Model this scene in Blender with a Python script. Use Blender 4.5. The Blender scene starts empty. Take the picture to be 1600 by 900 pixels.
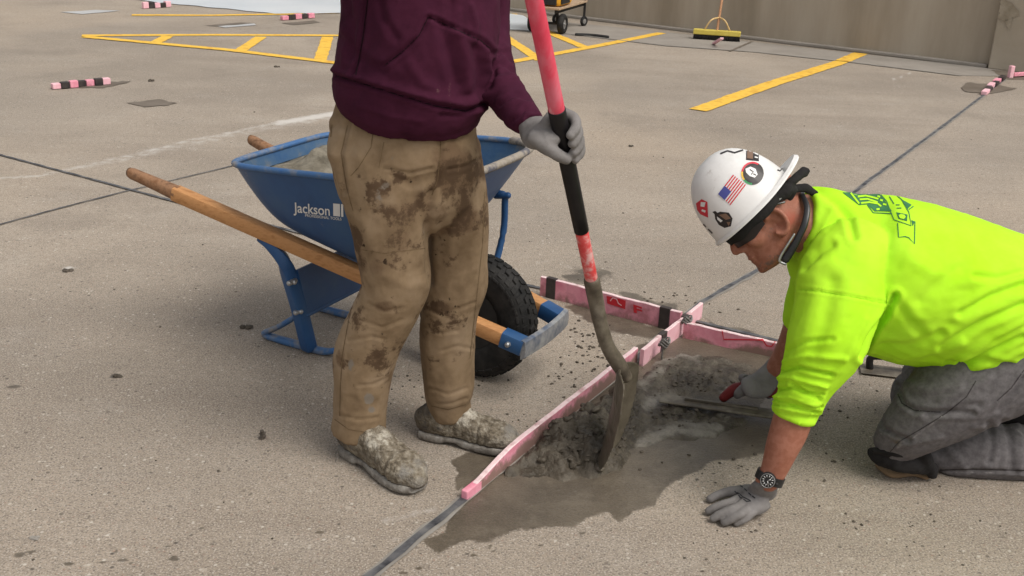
import bpy, bmesh, math, random
import numpy as np
from mathutils import Vector, Matrix
from mathutils.bvhtree import BVHTree
from mathutils.geometry import tessellate_polygon
random.seed(7); RNG = np.random.default_rng(7)
sc = bpy.context.scene; col = sc.collection
R_ = math.radians

# ---------------------------------------------------------------- camera, sky, sun, exposure
FPX = 1681.0; CAMH = 1.5; PITCH = R_(20.89); ROLL = R_(2.13)
CAMP = np.array([0, 0, CAMH])
up_c = np.array([math.sin(ROLL)*math.cos(PITCH), math.cos(ROLL)*math.cos(PITCH), -math.sin(PITCH)])
fw_c = np.array([0, 0, 1.0]) - up_c*up_c[2]; fw_c /= np.linalg.norm(fw_c)
rt_c = np.cross(up_c, fw_c)
RW = np.array([rt_c, fw_c, up_c])            # world = RW @ (right, up, forward)
cam = bpy.data.cameras.new('camera'); camo = bpy.data.objects.new('camera', cam); col.objects.link(camo)
cam.sensor_width = 36; cam.lens = 36*FPX/1600; cam.clip_start = .05; cam.clip_end = 2000
cr, cu, cf = RW[:, 0], RW[:, 1], RW[:, 2]
camo.matrix_world = Matrix(((cr[0], cu[0], -cf[0], 0), (cr[1], cu[1], -cf[1], 0), (cr[2], cu[2], -cf[2], CAMH), (0, 0, 0, 1)))
sc.camera = camo
SUN_EL, SUN_AZ = R_(56), R_(128)              # azimuth from +Y towards +X
w = bpy.data.worlds.new('World'); sc.world = w; w.use_nodes = True
nt = w.node_tree; bg = nt.nodes['Background']
sky = nt.nodes.new('ShaderNodeTexSky'); sky.sky_type = 'NISHITA'; sky.sun_disc = False
sky.sun_elevation = SUN_EL; sky.sun_rotation = SUN_AZ; sky.air_density = 1; sky.dust_density = 4
hs = nt.nodes.new('ShaderNodeHueSaturation'); hs.inputs['Saturation'].default_value = .15
nt.links.new(sky.outputs[0], hs.inputs['Color']); nt.links.new(hs.outputs[0], bg.inputs[0])
bg.inputs[1].default_value = .125
sl = bpy.data.lights.new('sun', 'SUN'); sl.energy = 1.55; sl.angle = R_(30); sl.color = (1, .93, .84)
so = bpy.data.objects.new('sun', sl); col.objects.link(so)
sd = Vector((math.sin(SUN_AZ)*math.cos(SUN_EL), math.cos(SUN_AZ)*math.cos(SUN_EL), math.sin(SUN_EL)))
so.rotation_euler = sd.to_track_quat('Z', 'Y').to_euler(); so.location = (3, 5, 8)
vs = sc.view_settings; vs.view_transform = 'Standard'; vs.look = 'None'; vs.exposure = 0.2; vs.gamma = 1; vs.use_curve_mapping = False

# ---------------------------------------------------------------- geometry helpers
def ray(u, v): return RW @ np.array([(u-800)/FPX, (450-v)/FPX, 1.0])
def G(u, v, z=0.0):
    d = ray(u, v); return CAMP + d*((z-CAMH)/d[2])
def P(u, v, Y):
    d = ray(u, v); return CAMP + d*(Y/d[1])
def proj(p):
    c = (np.asarray(p, float)-CAMP) @ RW
    return 800+FPX*c[..., 0]/c[..., 2], 450-FPX*c[..., 1]/c[..., 2], c[..., 2]
def nrm(a): a = np.asarray(a, float); return a/np.linalg.norm(a)
def _hash(ix, iy, iz):
    h = (ix.astype(np.int64)*374761393 + iy.astype(np.int64)*668265263 + iz.astype(np.int64)*1274126177) & 0xffffffff
    h = ((h ^ (h >> 13))*1103515245) & 0xffffffff
    h = ((h ^ (h >> 16))*2654435761) & 0xffffffff
    return ((h ^ (h >> 15)) & 0xffff)/65535.0
def vnoise(p):
    p = np.asarray(p, float); i = np.floor(p).astype(np.int64); f = p-i; f = f*f*(3-2*f)
    r = 0
    for dx in (0, 1):
        for dy in (0, 1):
            for dz in (0, 1):
                wgt = (f[..., 0] if dx else 1-f[..., 0])*(f[..., 1] if dy else 1-f[..., 1])*(f[..., 2] if dz else 1-f[..., 2])
                r = r + wgt*_hash(i[..., 0]+dx, i[..., 1]+dy, i[..., 2]+dz)
    return r*2-1
def fbm(p, o=4):
    a, s, r = 1, 1, 0
    for k in range(o): r = r+a*vnoise(np.asarray(p)*s+17.3*k); a *= .5; s *= 2.03
    return r
def segdist(U, V, poly):
    best = np.full(U.shape, 1e9)
    for (x0, y0), (x1, y1) in zip(poly[:-1], poly[1:]):
        dx, dy = x1-x0, y1-y0; L = dx*dx+dy*dy+1e-9
        t = np.clip(((U-x0)*dx+(V-y0)*dy)/L, 0, 1)
        best = np.minimum(best, np.hypot(U-x0-t*dx, V-y0-t*dy))
    return best
def inpoly(U, V, poly):
    c = np.zeros(U.shape, bool); n = len(poly)
    for i in range(n):
        (x0, y0), (x1, y1) = poly[i], poly[i-1]
        with np.errstate(divide='ignore', invalid='ignore'):
            c ^= ((y0 > V) != (y1 > V)) & (U < (x1-x0)*(V-y0)/(y1-y0+1e-12)+x0)
    return c
def polymask(U, V, poly, soft):
    d = segdist(U, V, list(poly)+[poly[0]]); d = np.where(inpoly(U, V, poly), d, -d)
    return np.clip(.5+d/(2*soft), 0, 1)

BASE = {}
def empty(name, loc):
    o = bpy.data.objects.new(name, None); col.objects.link(o); o.location = Vector(loc); o.empty_display_size = .1
    BASE[o.name] = np.array(loc, float); return o
def tag(o, label=None, cat=None, group=None, kind=None):
    if label: o['label'] = label
    if cat: o['category'] = cat
    if group: o['group'] = group
    if kind: o['kind'] = kind
    return o
def link_mesh(name, me, m, parent=None, base=None, smooth=True):
    """me holds world coordinates; origin moves to the parent's base or to its own bottom centre"""
    n = len(me.vertices); c = np.empty(n*3); me.vertices.foreach_get('co', c); c = c.reshape(-1, 3)
    if base is None:
        if parent is not None: base = BASE[parent.name]
        else: base = np.array([(c[:, 0].min()+c[:, 0].max())/2, (c[:, 1].min()+c[:, 1].max())/2, c[:, 2].min()])
    me.vertices.foreach_set('co', (c-base).ravel())
    if smooth: me.polygons.foreach_set('use_smooth', [True]*len(me.polygons))
    for k in (m if isinstance(m, (list, tuple)) else [m]): me.materials.append(k)
    me.update(); me.name = name
    o = bpy.data.objects.new(name, me); col.objects.link(o)
    if parent is not None: o.parent = parent
    else: o.location = Vector(base)
    BASE[o.name] = np.array(base, float) if parent is None else BASE[parent.name]
    return o
def wverts(o):
    me = o.data; c = np.empty(len(me.vertices)*3); me.vertices.foreach_get('co', c); return c.reshape(-1, 3)+BASE[o.name]
def crom(A, sub):
    A = np.asarray(A, float); n = len(A); out = []
    for i in range(n-1):
        p0, p1, p2, p3 = A[max(i-1, 0)], A[i], A[i+1], A[min(i+2, n-1)]
        for k in range(sub):
            t = k/sub
            out.append(.5*((2*p1)+(-p0+p2)*t+(2*p0-5*p1+4*p2-p3)*t*t+(-p0+3*p1-3*p2+p3)*t**3))
    out.append(A[-1]); return np.array(out)
class MB:
    def __init__(s): s.v = []; s.f = []; s.mi = []
    def add(s, v, f, mi=0):
        o = len(s.v); s.v += [tuple(map(float, x)) for x in v]; s.f += [tuple(i+o for i in q) for q in f]; s.mi += [mi]*len(f)
    def rings(s, rs, cap=True, mi=0, closed=False):
        n = len(rs[0]); m = len(rs); v = [p for r in rs for p in r]; f = []
        for i in range(m if closed else m-1):
            for j in range(n): f.append((i*n+j, i*n+(j+1) % n, ((i+1) % m)*n+(j+1) % n, ((i+1) % m)*n+j))
        if cap and not closed:
            c0 = np.mean(rs[0], 0); c1 = np.mean(rs[-1], 0); v += [c0, c1]; k = m*n
            for j in range(n):
                f.append((k, (j+1) % n, j))
                if cap != 'start': f.append((k+1, (m-1)*n+j, (m-1)*n+(j+1) % n))
        s.add(v, f, mi)
    def loft(s, C, Wd, Rt=None, n=24, ref=None, ex=2.0, round_=True, mi=0):
        """C centres, Wd half widths, Rt depth ratios; ref None = towards the camera, else a fixed vector"""
        C = np.asarray(C, float); Wd = np.asarray(Wd, float); Rt = np.ones(len(C)) if Rt is None else np.asarray(Rt, float)
        T = np.gradient(C, axis=0); rs = []
        def ring(c, t, w_, r_):
            e = nrm(CAMP-c) if ref is None else np.asarray(ref, float)
            sd_ = nrm(np.cross(t, e)); fr = np.cross(sd_, t)
            a = np.linspace(0, 2*np.pi, n, endpoint=False); ca, sa = np.cos(a), np.sin(a)
            if ex != 2: ca = np.sign(ca)*abs(ca)**(2/ex); sa = np.sign(sa)*abs(sa)**(2/ex)
            return c+np.outer(ca*w_, sd_)+np.outer(sa*w_*r_, fr)
        T = np.array([nrm(t) for t in T])
        r0, r1 = round_ if isinstance(round_, tuple) else (round_, round_)
        if r0:
            for k in (.25, .6, .85): rs.append(ring(C[0]-T[0]*Wd[0]*.8*math.sqrt(1-k*k), T[0], Wd[0]*k, Rt[0]))
        for c, t, w_, r_ in zip(C, T, Wd, Rt): rs.append(ring(c, t, w_, r_))
        if r1:
            for k in (.85, .6, .25): rs.append(ring(C[-1]+T[-1]*Wd[-1]*.8*math.sqrt(1-k*k), T[-1], Wd[-1]*k, Rt[-1]))
        s.rings(rs, True, mi)
    def limb(s, px, sub=4, n=28, shrink=1.0, round_=True, ex=2.0):
        """px rows (u, v, half width in px, Y, depth ratio): measured in the photo, turned into true places and sizes"""
        A = []
        for (u, v, h, Y, r) in px:
            c = P(u, v, Y); A.append((*c, h*proj(c)[2]/FPX*shrink, r))
        A = crom(A, sub); s.loft(A[:, :3], A[:, 3], A[:, 4], n=n, round_=round_, ex=ex)
    def tube(s, pts, r, n=10, sub=0, mi=0, round_=True, ratio=1.0, ref=(.13, .21, .97), ex=2.0):
        pts = np.asarray(pts, float); r = np.full(len(pts), r) if np.isscalar(r) else np.asarray(r, float)
        if sub: A = crom(np.c_[pts, r], sub); pts, r = A[:, :3], A[:, 3]
        s.loft(pts, r, np.full(len(pts), ratio), n=n, ref=ref, round_=round_, mi=mi, ex=ex)
    def ell(s, c, ax, n=16, m=10, mi=0):
        ax = np.asarray(ax, float); rs = []
        for i in range(1, m):
            t = math.pi*i/m; a = np.linspace(0, 2*np.pi, n, endpoint=False)
            rs.append(np.asarray(c)+np.outer(np.cos(a)*math.sin(t), ax[0])+np.outer(np.sin(a)*math.sin(t), ax[1])+ax[2]*(-math.cos(t)))
        s.rings(rs, True, mi)
    def box(s, c, X, Y, Z, mi=0):
        c, X, Y, Z = (np.asarray(k, float) for k in (c, X, Y, Z))
        v = [c+a*X+b*Y+d*Z for a in (-1, 1) for b in (-1, 1) for d in (-1, 1)]
        s.add(v, [(0, 1, 3, 2), (4, 6, 7, 5), (0, 4, 5, 1), (2, 3, 7, 6), (0, 2, 6, 4), (1, 5, 7, 3)], mi)
    def prism(s, poly, z0, z1, mi=0):
        n = len(poly); v = [(*p[:2], z0) for p in poly]+[(*p[:2], z1) for p in poly]
        f = [(i, (i+1) % n, n+(i+1) % n, n+i) for i in range(n)]+[tuple(range(n-1, -1, -1)), tuple(range(n, 2*n))]
        s.add(v, f, mi)
    def mesh(s, fixn=True):
        me = bpy.data.meshes.new('m'); me.from_pydata(s.v, [], s.f); me.polygons.foreach_set('material_index', s.mi)
        if fixn:
            b = bmesh.new(); b.from_mesh(me); bmesh.ops.recalc_face_normals(b, faces=b.faces[:]); b.to_mesh(me); b.free()
        return me
    def build(s, name, m, parent=None, smooth=True, bevel=0, base=None, auto=None):
        me = s.mesh(); o = link_mesh(name, me, m, parent, base, smooth)
        if bevel:
            d = o.modifiers.new('bevel', 'BEVEL'); d.width = bevel; d.segments = 2; d.limit_method = 'ANGLE'; d.angle_limit = R_(40)
        if smooth and auto:
            try: me.set_sharp_from_angle(angle=R_(auto))
            except Exception: pass
        return o
    def skin(s, voxel, smooth=4):
        """weld the overlapping lofts into one continuous surface"""
        me = s.mesh(); o = bpy.data.objects.new('t', me); col.objects.link(o)
        r = o.modifiers.new('r', 'REMESH'); r.mode = 'VOXEL'; r.voxel_size = voxel
        if smooth:
            q = o.modifiers.new('s', 'SMOOTH'); q.factor = .5; q.iterations = smooth
        dg = bpy.context.evaluated_depsgraph_get(); out = bpy.data.meshes.new_from_object(o.evaluated_get(dg))
        bpy.data.objects.remove(o); return out
def coords(me):
    n = len(me.vertices); c = np.empty(n*3); me.vertices.foreach_get('co', c)
    q = np.empty(n*3); me.vertices.foreach_get('normal', q); return c.reshape(-1, 3), q.reshape(-1, 3)
def setco(me, c): me.vertices.foreach_set('co', np.ascontiguousarray(c).ravel()); me.update()
def sculpt(me, strokes=(), noise=()):
    """folds and seams: strokes (polyline px, width px, height m) act on the side facing the photographer; noise (scale xyz, height, ridged)"""
    c, q = coords(me); d = np.zeros(len(c))
    for scl, amp, ridged in noise:
        k = fbm(c*np.array(scl), 3)
        d += amp*((1-np.abs(k)*1.6) if ridged else k)
    if strokes:
        U, V, _ = proj(c); e = CAMP-c; e /= np.linalg.norm(e, axis=1)[:, None]; face = np.clip((q*e).sum(1)*3+.1, 0, 1)
        for poly, wd, amp in strokes:
            D = segdist(U, V, poly)
            if amp < 0: pr = np.exp(-(D/wd)**2)-.45*np.exp(-((D-1.9*wd)/(1.1*wd))**2)
            else: pr = np.exp(-(D/wd)**2)
            d += amp*pr*face
    setco(me, c+q*d[:, None])
def attr(o_or_me, name, val):
    me = o_or_me.data if hasattr(o_or_me, 'data') else o_or_me
    a = me.attributes.new(name, 'FLOAT', 'POINT'); a.data.foreach_set('value', np.ascontiguousarray(val, dtype=np.float32))
def bvh(o):
    me = o.data; v = wverts(o); return BVHTree.FromPolygons([Vector(x) for x in v], [tuple(p.vertices) for p in me.polygons])
def stroke_poly(pl, wd):
    pl = np.asarray(pl, float); t = np.gradient(pl, axis=0); n = np.c_[-t[:, 1], t[:, 0]]; n /= np.linalg.norm(n, axis=1)[:, None]+1e-9
    a, b = pl+n*wd/2, pl-n*wd/2
    return [[tuple(a[i]), tuple(a[i+1]), tuple(b[i+1]), tuple(b[i])] for i in range(len(pl)-1)]
def decal(polys, tree, m, name, parent, off=.0012, res=4.0):
    """printed marks: thin sheets lying on a surface"""
    b = bmesh.new()
    for poly in polys:
        for tri in tessellate_polygon([[Vector((x, y, 0)) for x, y in poly]]):
            try: b.faces.new([b.verts.new((poly[i][0], poly[i][1], 0)) for i in tri])
            except Exception: pass
    bmesh.ops.remove_doubles(b, verts=b.verts[:], dist=.001)
    for _ in range(6):
        es = [e for e in b.edges if (e.verts[0].co-e.verts[1].co).length > res]
        if not es: break
        bmesh.ops.subdivide_edges(b, edges=es, cuts=1); bmesh.ops.triangulate(b, faces=b.faces[:])
    dead = []
    for v in b.verts:
        d = Vector(nrm(ray(v.co.x, v.co.y))); h = tree.ray_cast(Vector(CAMP), d)
        if h[0] is None: dead.append(v); continue
        n = h[1] if h[1].dot(d) < 0 else -h[1]
        v.co = h[0]+n*off
    bmesh.ops.delete(b, geom=dead, context='VERTS')
    me = bpy.data.meshes.new(name); b.to_mesh(me); b.free()
    return link_mesh(name, me, m, parent)
def text_polys(s, o, ex, ey, bold=0.0):
    """letters as triangles in px: o = lower left, ex = px vector of one em across, ey = px vector of one em up"""
    c = bpy.data.curves.new('t', 'FONT'); c.body = s; c.offset = bold; t = bpy.data.objects.new('t', c); col.objects.link(t)
    dg = bpy.context.evaluated_depsgraph_get(); dg.update(); me = bpy.data.meshes.new_from_object(t.evaluated_get(dg)); me.calc_loop_triangles()
    V = [v.co.copy() for v in me.vertices]; wd = max(v.x for v in V)
    out = [[(o[0]+ex[0]*V[i].x/wd+ey[0]*V[i].y, o[1]+ex[1]*V[i].x/wd+ey[1]*V[i].y) for i in t_.vertices] for t_ in me.loop_triangles]
    bpy.data.objects.remove(t); return out

# ---------------------------------------------------------------- materials
def mat(name, cols, scale=8, detail=6, rough=.85, bump=.15, bscale=80, bdist=.003, metal=0, spec=.3, attrs=(), stretch=(1, 1, 1), contrast=(.35, .65), rrange=None, world=False, sheen=0):
    m = bpy.data.materials.new(name); m.use_nodes = True; t = m.node_tree; N = t.nodes; Lk = t.links.new
    b = N['Principled BSDF']; b.inputs['Roughness'].default_value = rough; b.inputs['Metallic'].default_value = metal
    b.inputs['Specular IOR Level'].default_value = spec
    if sheen: b.inputs['Sheen Weight'].default_value = sheen
    tc = N.new('ShaderNodeTexCoord'); mp = N.new('ShaderNodeMapping'); mp.inputs['Scale'].default_value = stretch
    Lk(tc.outputs['Object'], mp.inputs[0])
    n = N.new('ShaderNodeTexNoise'); n.inputs['Scale'].default_value = scale; n.inputs['Detail'].default_value = detail; n.inputs['Roughness'].default_value = .62
    Lk(mp.outputs[0], n.inputs['Vector'])
    r = N.new('ShaderNodeValToRGB'); e = r.color_ramp.elements
    k = len(cols)
    if k == 1: cols = [cols[0], cols[0]]; k = 2
    while len(e) < k: e.new(.5)
    for i, c in enumerate(cols): e[i].position = contrast[0]+(contrast[1]-contrast[0])*i/(k-1); e[i].color = (*c, 1)
    Lk(n.outputs['Fac'], r.inputs[0]); out = r.outputs[0]
    n2 = N.new('ShaderNodeTexNoise'); n2.inputs['Scale'].default_value = bscale; n2.inputs['Detail'].default_value = 4
    Lk(mp.outputs[0], n2.inputs['Vector'])
    for an, c, soft, *wd_ in attrs:
        wd_ = wd_[0] if wd_ else .15
        a = N.new('ShaderNodeAttribute'); a.attribute_name = an
        n3 = N.new('ShaderNodeTexNoise'); n3.inputs['Scale'].default_value = soft; n3.inputs['Detail'].default_value = 6; n3.inputs['Roughness'].default_value = .7
        Lk(mp.outputs[0], n3.inputs['Vector'])
        ad = N.new('ShaderNodeMath'); ad.operation = 'ADD'; Lk(a.outputs['Fac'], ad.inputs[0]); Lk(n3.outputs['Fac'], ad.inputs[1])
        ss = N.new('ShaderNodeMapRange'); ss.interpolation_type = 'SMOOTHSTEP'; ss.inputs[1].default_value = 1-wd_; ss.inputs[2].default_value = 1+wd_
        Lk(ad.outputs[0], ss.inputs[0])
        mx = N.new('ShaderNodeMix'); mx.data_type = 'RGBA'; Lk(ss.outputs[0], mx.inputs[0]); Lk(out, mx.inputs[6]); mx.inputs[7].default_value = (*c, 1); out = mx.outputs[2]
    Lk(out, b.inputs['Base Color'])
    if rrange:
        rr = N.new('ShaderNodeMapRange'); Lk(n.outputs['Fac'], rr.inputs[0]); rr.inputs[1].default_value = .3; rr.inputs[2].default_value = .7
        rr.inputs[3].default_value, rr.inputs[4].default_value = rrange; Lk(rr.outputs[0], b.inputs['Roughness'])
    if bump:
        bp = N.new('ShaderNodeBump'); bp.inputs['Strength'].default_value = bump; bp.inputs['Distance'].default_value = bdist
        Lk(n2.outputs['Fac'], bp.inputs['Height']); Lk(bp.outputs[0], b.inputs['Normal'])
    return m

def ground_material():
    m = bpy.data.materials.new('broomed_concrete'); m.use_nodes = True; t = m.node_tree; N = t.nodes; Lk = t.links.new
    b = N['Principled BSDF']; tc = N.new('ShaderNodeTexCoord'); co = tc.outputs['Object']
    def noise(s, d=6, ro=.6, sx=1, sy=1, rot=0):
        mp = N.new('ShaderNodeMapping'); mp.inputs['Scale'].default_value = (sx, sy, 1); mp.inputs['Rotation'].default_value = (0, 0, rot); Lk(co, mp.inputs[0])
        n = N.new('ShaderNodeTexNoise'); n.inputs['Scale'].default_value = s; n.inputs['Detail'].default_value = d; n.inputs['Roughness'].default_value = ro
        Lk(mp.outputs[0], n.inputs['Vector']); return n.outputs['Fac']
    def rng(f, a, b_, c=0, d=1, sm=True):
        k = N.new('ShaderNodeMapRange'); k.interpolation_type = 'SMOOTHSTEP' if sm else 'LINEAR'; Lk(f, k.inputs[0])
        for i, x in enumerate((a, b_, c, d)): k.inputs[i+1].default_value = x
        return k.outputs[0]
    def mix(f, a, c):
        k = N.new('ShaderNodeMix'); k.data_type = 'RGBA'
        if isinstance(f, float): k.inputs[0].default_value = f
        else: Lk(f, k.inputs[0])
        for s, i in ((a, 6), (c, 7)):
            if isinstance(s, tuple): k.inputs[i].default_value = (*s, 1)
            else: Lk(s, k.inputs[i])
        return k.outputs[2]
    def mul(a, c):
        k = N.new('ShaderNodeMath'); k.operation = 'MULTIPLY'
        for i, s in enumerate((a, c)):
            if isinstance(s, float): k.inputs[i].default_value = s
            else: Lk(s, k.inputs[i])
        return k.outputs[0]
    def add(a, c):
        k = N.new('ShaderNodeMath'); k.operation = 'ADD'
        for i, s in enumerate((a, c)):
            if isinstance(s, float): k.inputs[i].default_value = s
            else: Lk(s, k.inputs[i])
        return k.outputs[0]
    c = mix(rng(noise(.55, 5), .35, .65), GC1, GC2)
    c = mix(mul(rng(noise(1.1, 6, .65, .35, 2.2, R_(-30)), .45, .72), .5), c, (.225, .180, .140))
    c = mix(mul(rng(noise(2.6, 7, .7), .5, .75), .4), c, (.43, .385, .33))
    c = mix(mul(rng(noise(.35, 4, .6), .46, .66), .45), c, (.25, .215, .178))
    c = mix(mul(rng(noise(.22, 5, .6), .48, .66), .6), c, (.455, .360, .265))
    c = mix(mul(rng(noise(.8, 6, .7), .54, .66), .4), c, (.205, .170, .135))
    mv = rng(noise(1.7, 5, .65), .3, .7, .35, 1.0)
    c = mix(mul(rng(noise(45, 3), .42, .62), .30), c, (.185, .158, .130))
    c = mix(mul(rng(noise(170, 2, .5), .50, .66), .68), c, (.125, .104, .084))
    c = mix(mul(rng(noise(210, 2, .5), .52, .66), .62), c, (.53, .48, .42))
    # exposed aggregate: light and dark grains
    for sc_, lo, rad, colr, am in ((70, .935, .30, (.58, .53, .46), .85), (58, .95, .30, (.06, .05, .045), .85), (130, .94, .33, (.055, .05, .045), .7), (36, .975, .26, (.46, .40, .33), .7), (95, .95, .33, (.30, .17, .12), .5)):
        v = N.new('ShaderNodeTexVoronoi'); v.inputs['Scale'].default_value = sc_; Lk(co, v.inputs['Vector'])
        sp = N.new('ShaderNodeSeparateColor'); Lk(v.outputs['Color'], sp.inputs[0])
        f = mul(mul(rng(sp.outputs[0 if sc_ > 60 else 1], lo, lo+.005), rng(v.outputs['Distance'], rad+.12, rad-.12)), am)
        c = mix(mul(f, mv), c, colr)
    def at(n):
        a = N.new('ShaderNodeAttribute'); a.attribute_name = n; return a.outputs['Fac']
    pale = mul(rng(add(at('pale'), mul(noise(14, 6, .7), .9)), .80, 1.35), .8)
    c = mix(pale, c, (.60, .57, .53))
    blotch = mul(rng(add(at('blotch'), noise(9, 6, .7)), .75, 1.35), .7)  # soft patches of darker concrete tone
    c = mix(blotch, c, (.19, .16, .135))
    wetm = rng(add(at('wet'), mul(add(noise(28, 7, .75), -.5), 1.25)), .34, .66)
    wc = mix(rng(noise(5, 6, .65), .35, .65), (.070, .055, .038), (.122, .099, .070))
    wc = mix(mul(rng(noise(150, 2), .5, .65), .5), wc, (.05, .042, .034))
    wc = mix(mul(rng(noise(11, 6, .7), .48, .66), .5), wc, (.165, .138, .102))
    wc = mix(.14, wc, c)
    c = mix(wetm, c, wc)
    Lk(c, b.inputs['Base Color'])
    Lk(rng(wetm, 0, 1, .92, .34, False), b.inputs['Roughness']); b.inputs['Specular IOR Level'].default_value = .3
    h = add(mul(noise(120, 4, .6), 1.0), mul(noise(420, 2, .5), .4))
    bp = N.new('ShaderNodeBump'); bp.inputs['Strength'].default_value = .45; bp.inputs['Distance'].default_value = .004; Lk(h, bp.inputs['Height']); Lk(bp.outputs[0], b.inputs['Normal'])
    return m
GC1 = (.280, .233, .183); GC2 = (.400, .335, .265)
M = {}
M['ground'] = ground_material()
M['yellow'] = mat('yellow_road_paint', [(.76, .42, .045), (.82, .52, .075), (.64, .34, .045)], scale=9, rough=.75, bump=.2, bscale=150)
M['sealant'] = mat('dark_joint_sealant', [(.035, .035, .040), (.10, .10, .105), (.17, .165, .16)], scale=14, rough=.6, bump=.4)
M['sealedge'] = mat('pale_joint_edge', [(.30, .28, .25), (.22, .20, .175)], scale=10, rough=.9)
M['wall'] = mat('formed_concrete_wall', [(.29, .245, .185), (.37, .315, .245), (.43, .375, .30)], scale=1.6, detail=8, rough=.92, bump=.3, bscale=40, stretch=(1, 1, .16))
M['pilaster'] = mat('patched_concrete', [(.36, .31, .24), (.42, .365, .29)], scale=2.5, detail=8, rough=.92, bump=.3, bscale=40)
M['patch'] = mat('rough_mortar_patch', [(.26, .22, .16), (.36, .31, .24)], scale=12, rough=.95, bump=.6, bscale=50)
M['gutter'] = mat('grey_gutter_concrete', [(.25, .225, .195), (.32, .29, .255)], scale=2, rough=.8, bump=.3)
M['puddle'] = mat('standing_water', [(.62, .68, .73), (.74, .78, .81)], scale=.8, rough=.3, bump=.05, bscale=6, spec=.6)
M['greysheet'] = mat('pale_grey_patch', [(.40, .40, .40), (.50, .50, .49)], scale=3, rough=.6)
M['darkstain'] = mat('damp_patch', [(.13, .105, .08), (.18, .15, .12)], scale=6, rough=.7)
M['mortar'] = mat('fresh_mortar', [(.048, .039, .028), (.080, .066, .048), (.128, .109, .084)], scale=14, detail=8, rough=.7, bump=.9, bscale=110, bdist=.006, attrs=(('light', (.235, .212, .178), 34, .3), ('dark', (.055, .045, .034), 24)), rrange=(.32, .75))
M['crumb'] = mat('dark_crumbs', [(.055, .045, .034), (.120, .100, .078)], scale=30, rough=.9, bump=.5)
M['chip'] = mat('concrete_chips', [(.06, .05, .04), (.15, .125, .10)], scale=60, rough=.9, bump=.6, bscale=200)
M['pink'] = mat('pink_foam_board', [(.70, .235, .315), (.80, .34, .42), (.50, .19, .225)], scale=11, rough=.8, bump=.15, bscale=200, attrs=(('mud', (.27, .165, .140), 18),))
M['pinkpale'] = mat('pale_pink_foam', [(.80, .42, .48), (.86, .56, .60)], scale=12, rough=.8, attrs=(('mud', (.27, .165, .140), 18),))
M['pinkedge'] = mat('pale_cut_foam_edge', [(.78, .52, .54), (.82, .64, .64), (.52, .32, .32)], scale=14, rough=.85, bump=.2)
M['blacktape'] = mat('black_duct_tape', [(.03, .024, .024), (.07, .055, .05)], scale=15, rough=.6)
M['redprint'] = mat('red_print', [(.62, .03, .045)], rough=.7, bump=0)
M['wire'] = mat('grey_tie_wire', [(.16, .15, .14), (.30, .29, .27)], scale=20, rough=.5, metal=.3)
M['maroon'] = mat('maroon_fleece', [(.040, .0085, .020), (.060, .013, .030), (.050, .011, .026)], scale=9, rough=.95, bump=.35, bscale=900, bdist=.0008, spec=.1, attrs=(('blotch', (.22, .13, .12), 140),))
M['rib'] = mat('maroon_ribbing', [(.040, .008, .017), (.056, .012, .024)], scale=300, rough=.95, bump=.5, bscale=700, bdist=.001, spec=.1, stretch=(1, 1, .05))
M['seam'] = mat('dark_maroon_seam', [(.014, .003, .007)], rough=.95, bump=.2)
M['tan'] = mat('tan_duck_canvas', [(.165, .111, .063), (.252, .177, .106), (.312, .228, .147)], scale=7, detail=8, rough=.92, bump=.3, bscale=700, bdist=.001, spec=.15, attrs=(('mud', (.165, .108, .064), 14, .14), ('smear', (.098, .062, .037), 38, .09), ('grey', (.215, .182, .145), 30, .08), ('spot', (.040, .025, .015), 90, .06)))
M['tanseam'] = mat('dark_tan_stitching', [(.11, .07, .035), (.19, .13, .07)], scale=60, rough=.95, bump=.2)
M['boot'] = mat('mortar_splashed_leather', [(.085, .068, .048), (.17, .14, .10), (.27, .235, .18), (.42, .38, .31)], scale=60, detail=10, rough=.92, bump=1.0, bscale=140, bdist=.006, contrast=(.34, .72), attrs=(('toe', (.23, .215, .19), 20), ('cake', (.52, .48, .40), 44), ('leather', (.06, .05, .045), 30), ('welt', (.06, .05, .042), 60)))
M['sole'] = mat('dusty_boot_sole', [(.12, .105, .088), (.22, .20, .175), (.34, .32, .285)], scale=32, detail=9, rough=.9, bump=.8, bscale=90, bdist=.005)
M['glove'] = mat('grey_knit_glove', [(.17, .158, .150), (.225, .212, .205)], scale=16, rough=.9, bump=.5, bscale=520, bdist=.0012, attrs=(('dirt', (.075, .062, .052), 30),))
M['gloveprint'] = mat('black_glove_print', [(.03, .03, .032)], rough=.8, bump=0)
M['skin'] = mat('sunburnt_skin', [(.31, .122, .075), (.36, .150, .098), (.29, .110, .066), (.345, .14, .088)], scale=24, detail=9, rough=.55, bump=.25, bscale=300, bdist=.0008, spec=.35, attrs=(('stubble', (.15, .10, .08), 120), ('red', (.40, .105, .065), 14)))
M['hair'] = mat('dark_brown_hair', [(.02, .013, .009), (.04, .026, .018)], scale=60, rough=.7)
M['neon'] = mat('fluorescent_yellow_green_jersey', [(.41, .79, .018), (.49, .87, .04)], scale=4, rough=.9, bump=.25, bscale=800, bdist=.0008, spec=.1, attrs=(('mark', (.22, .36, .02), 120),))
M['greenprint'] = mat('dark_green_shirt_print', [(.035, .16, .06), (.05, .20, .075)], scale=30, rough=.85, bump=0)
M['denim'] = mat('worn_grey_denim', [(.108, .099, .101), (.135, .125, .127), (.162, .151, .152)], scale=70, detail=8, rough=.92, bump=.4, bscale=800, bdist=.001, spec=.15, attrs=(('mud', (.115, .088, .062), 22), ('pale', (.25, .235, .23), 40)))
M['denimseam'] = mat('dark_denim_seam', [(.035, .03, .032), (.07, .062, .062)], scale=70, rough=.95, bump=.2)
M['blackcloth'] = mat('black_cloth', [(.010, .009, .009), (.022, .020, .020)], scale=20, rough=.9, bump=.4, bscale=200)
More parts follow.
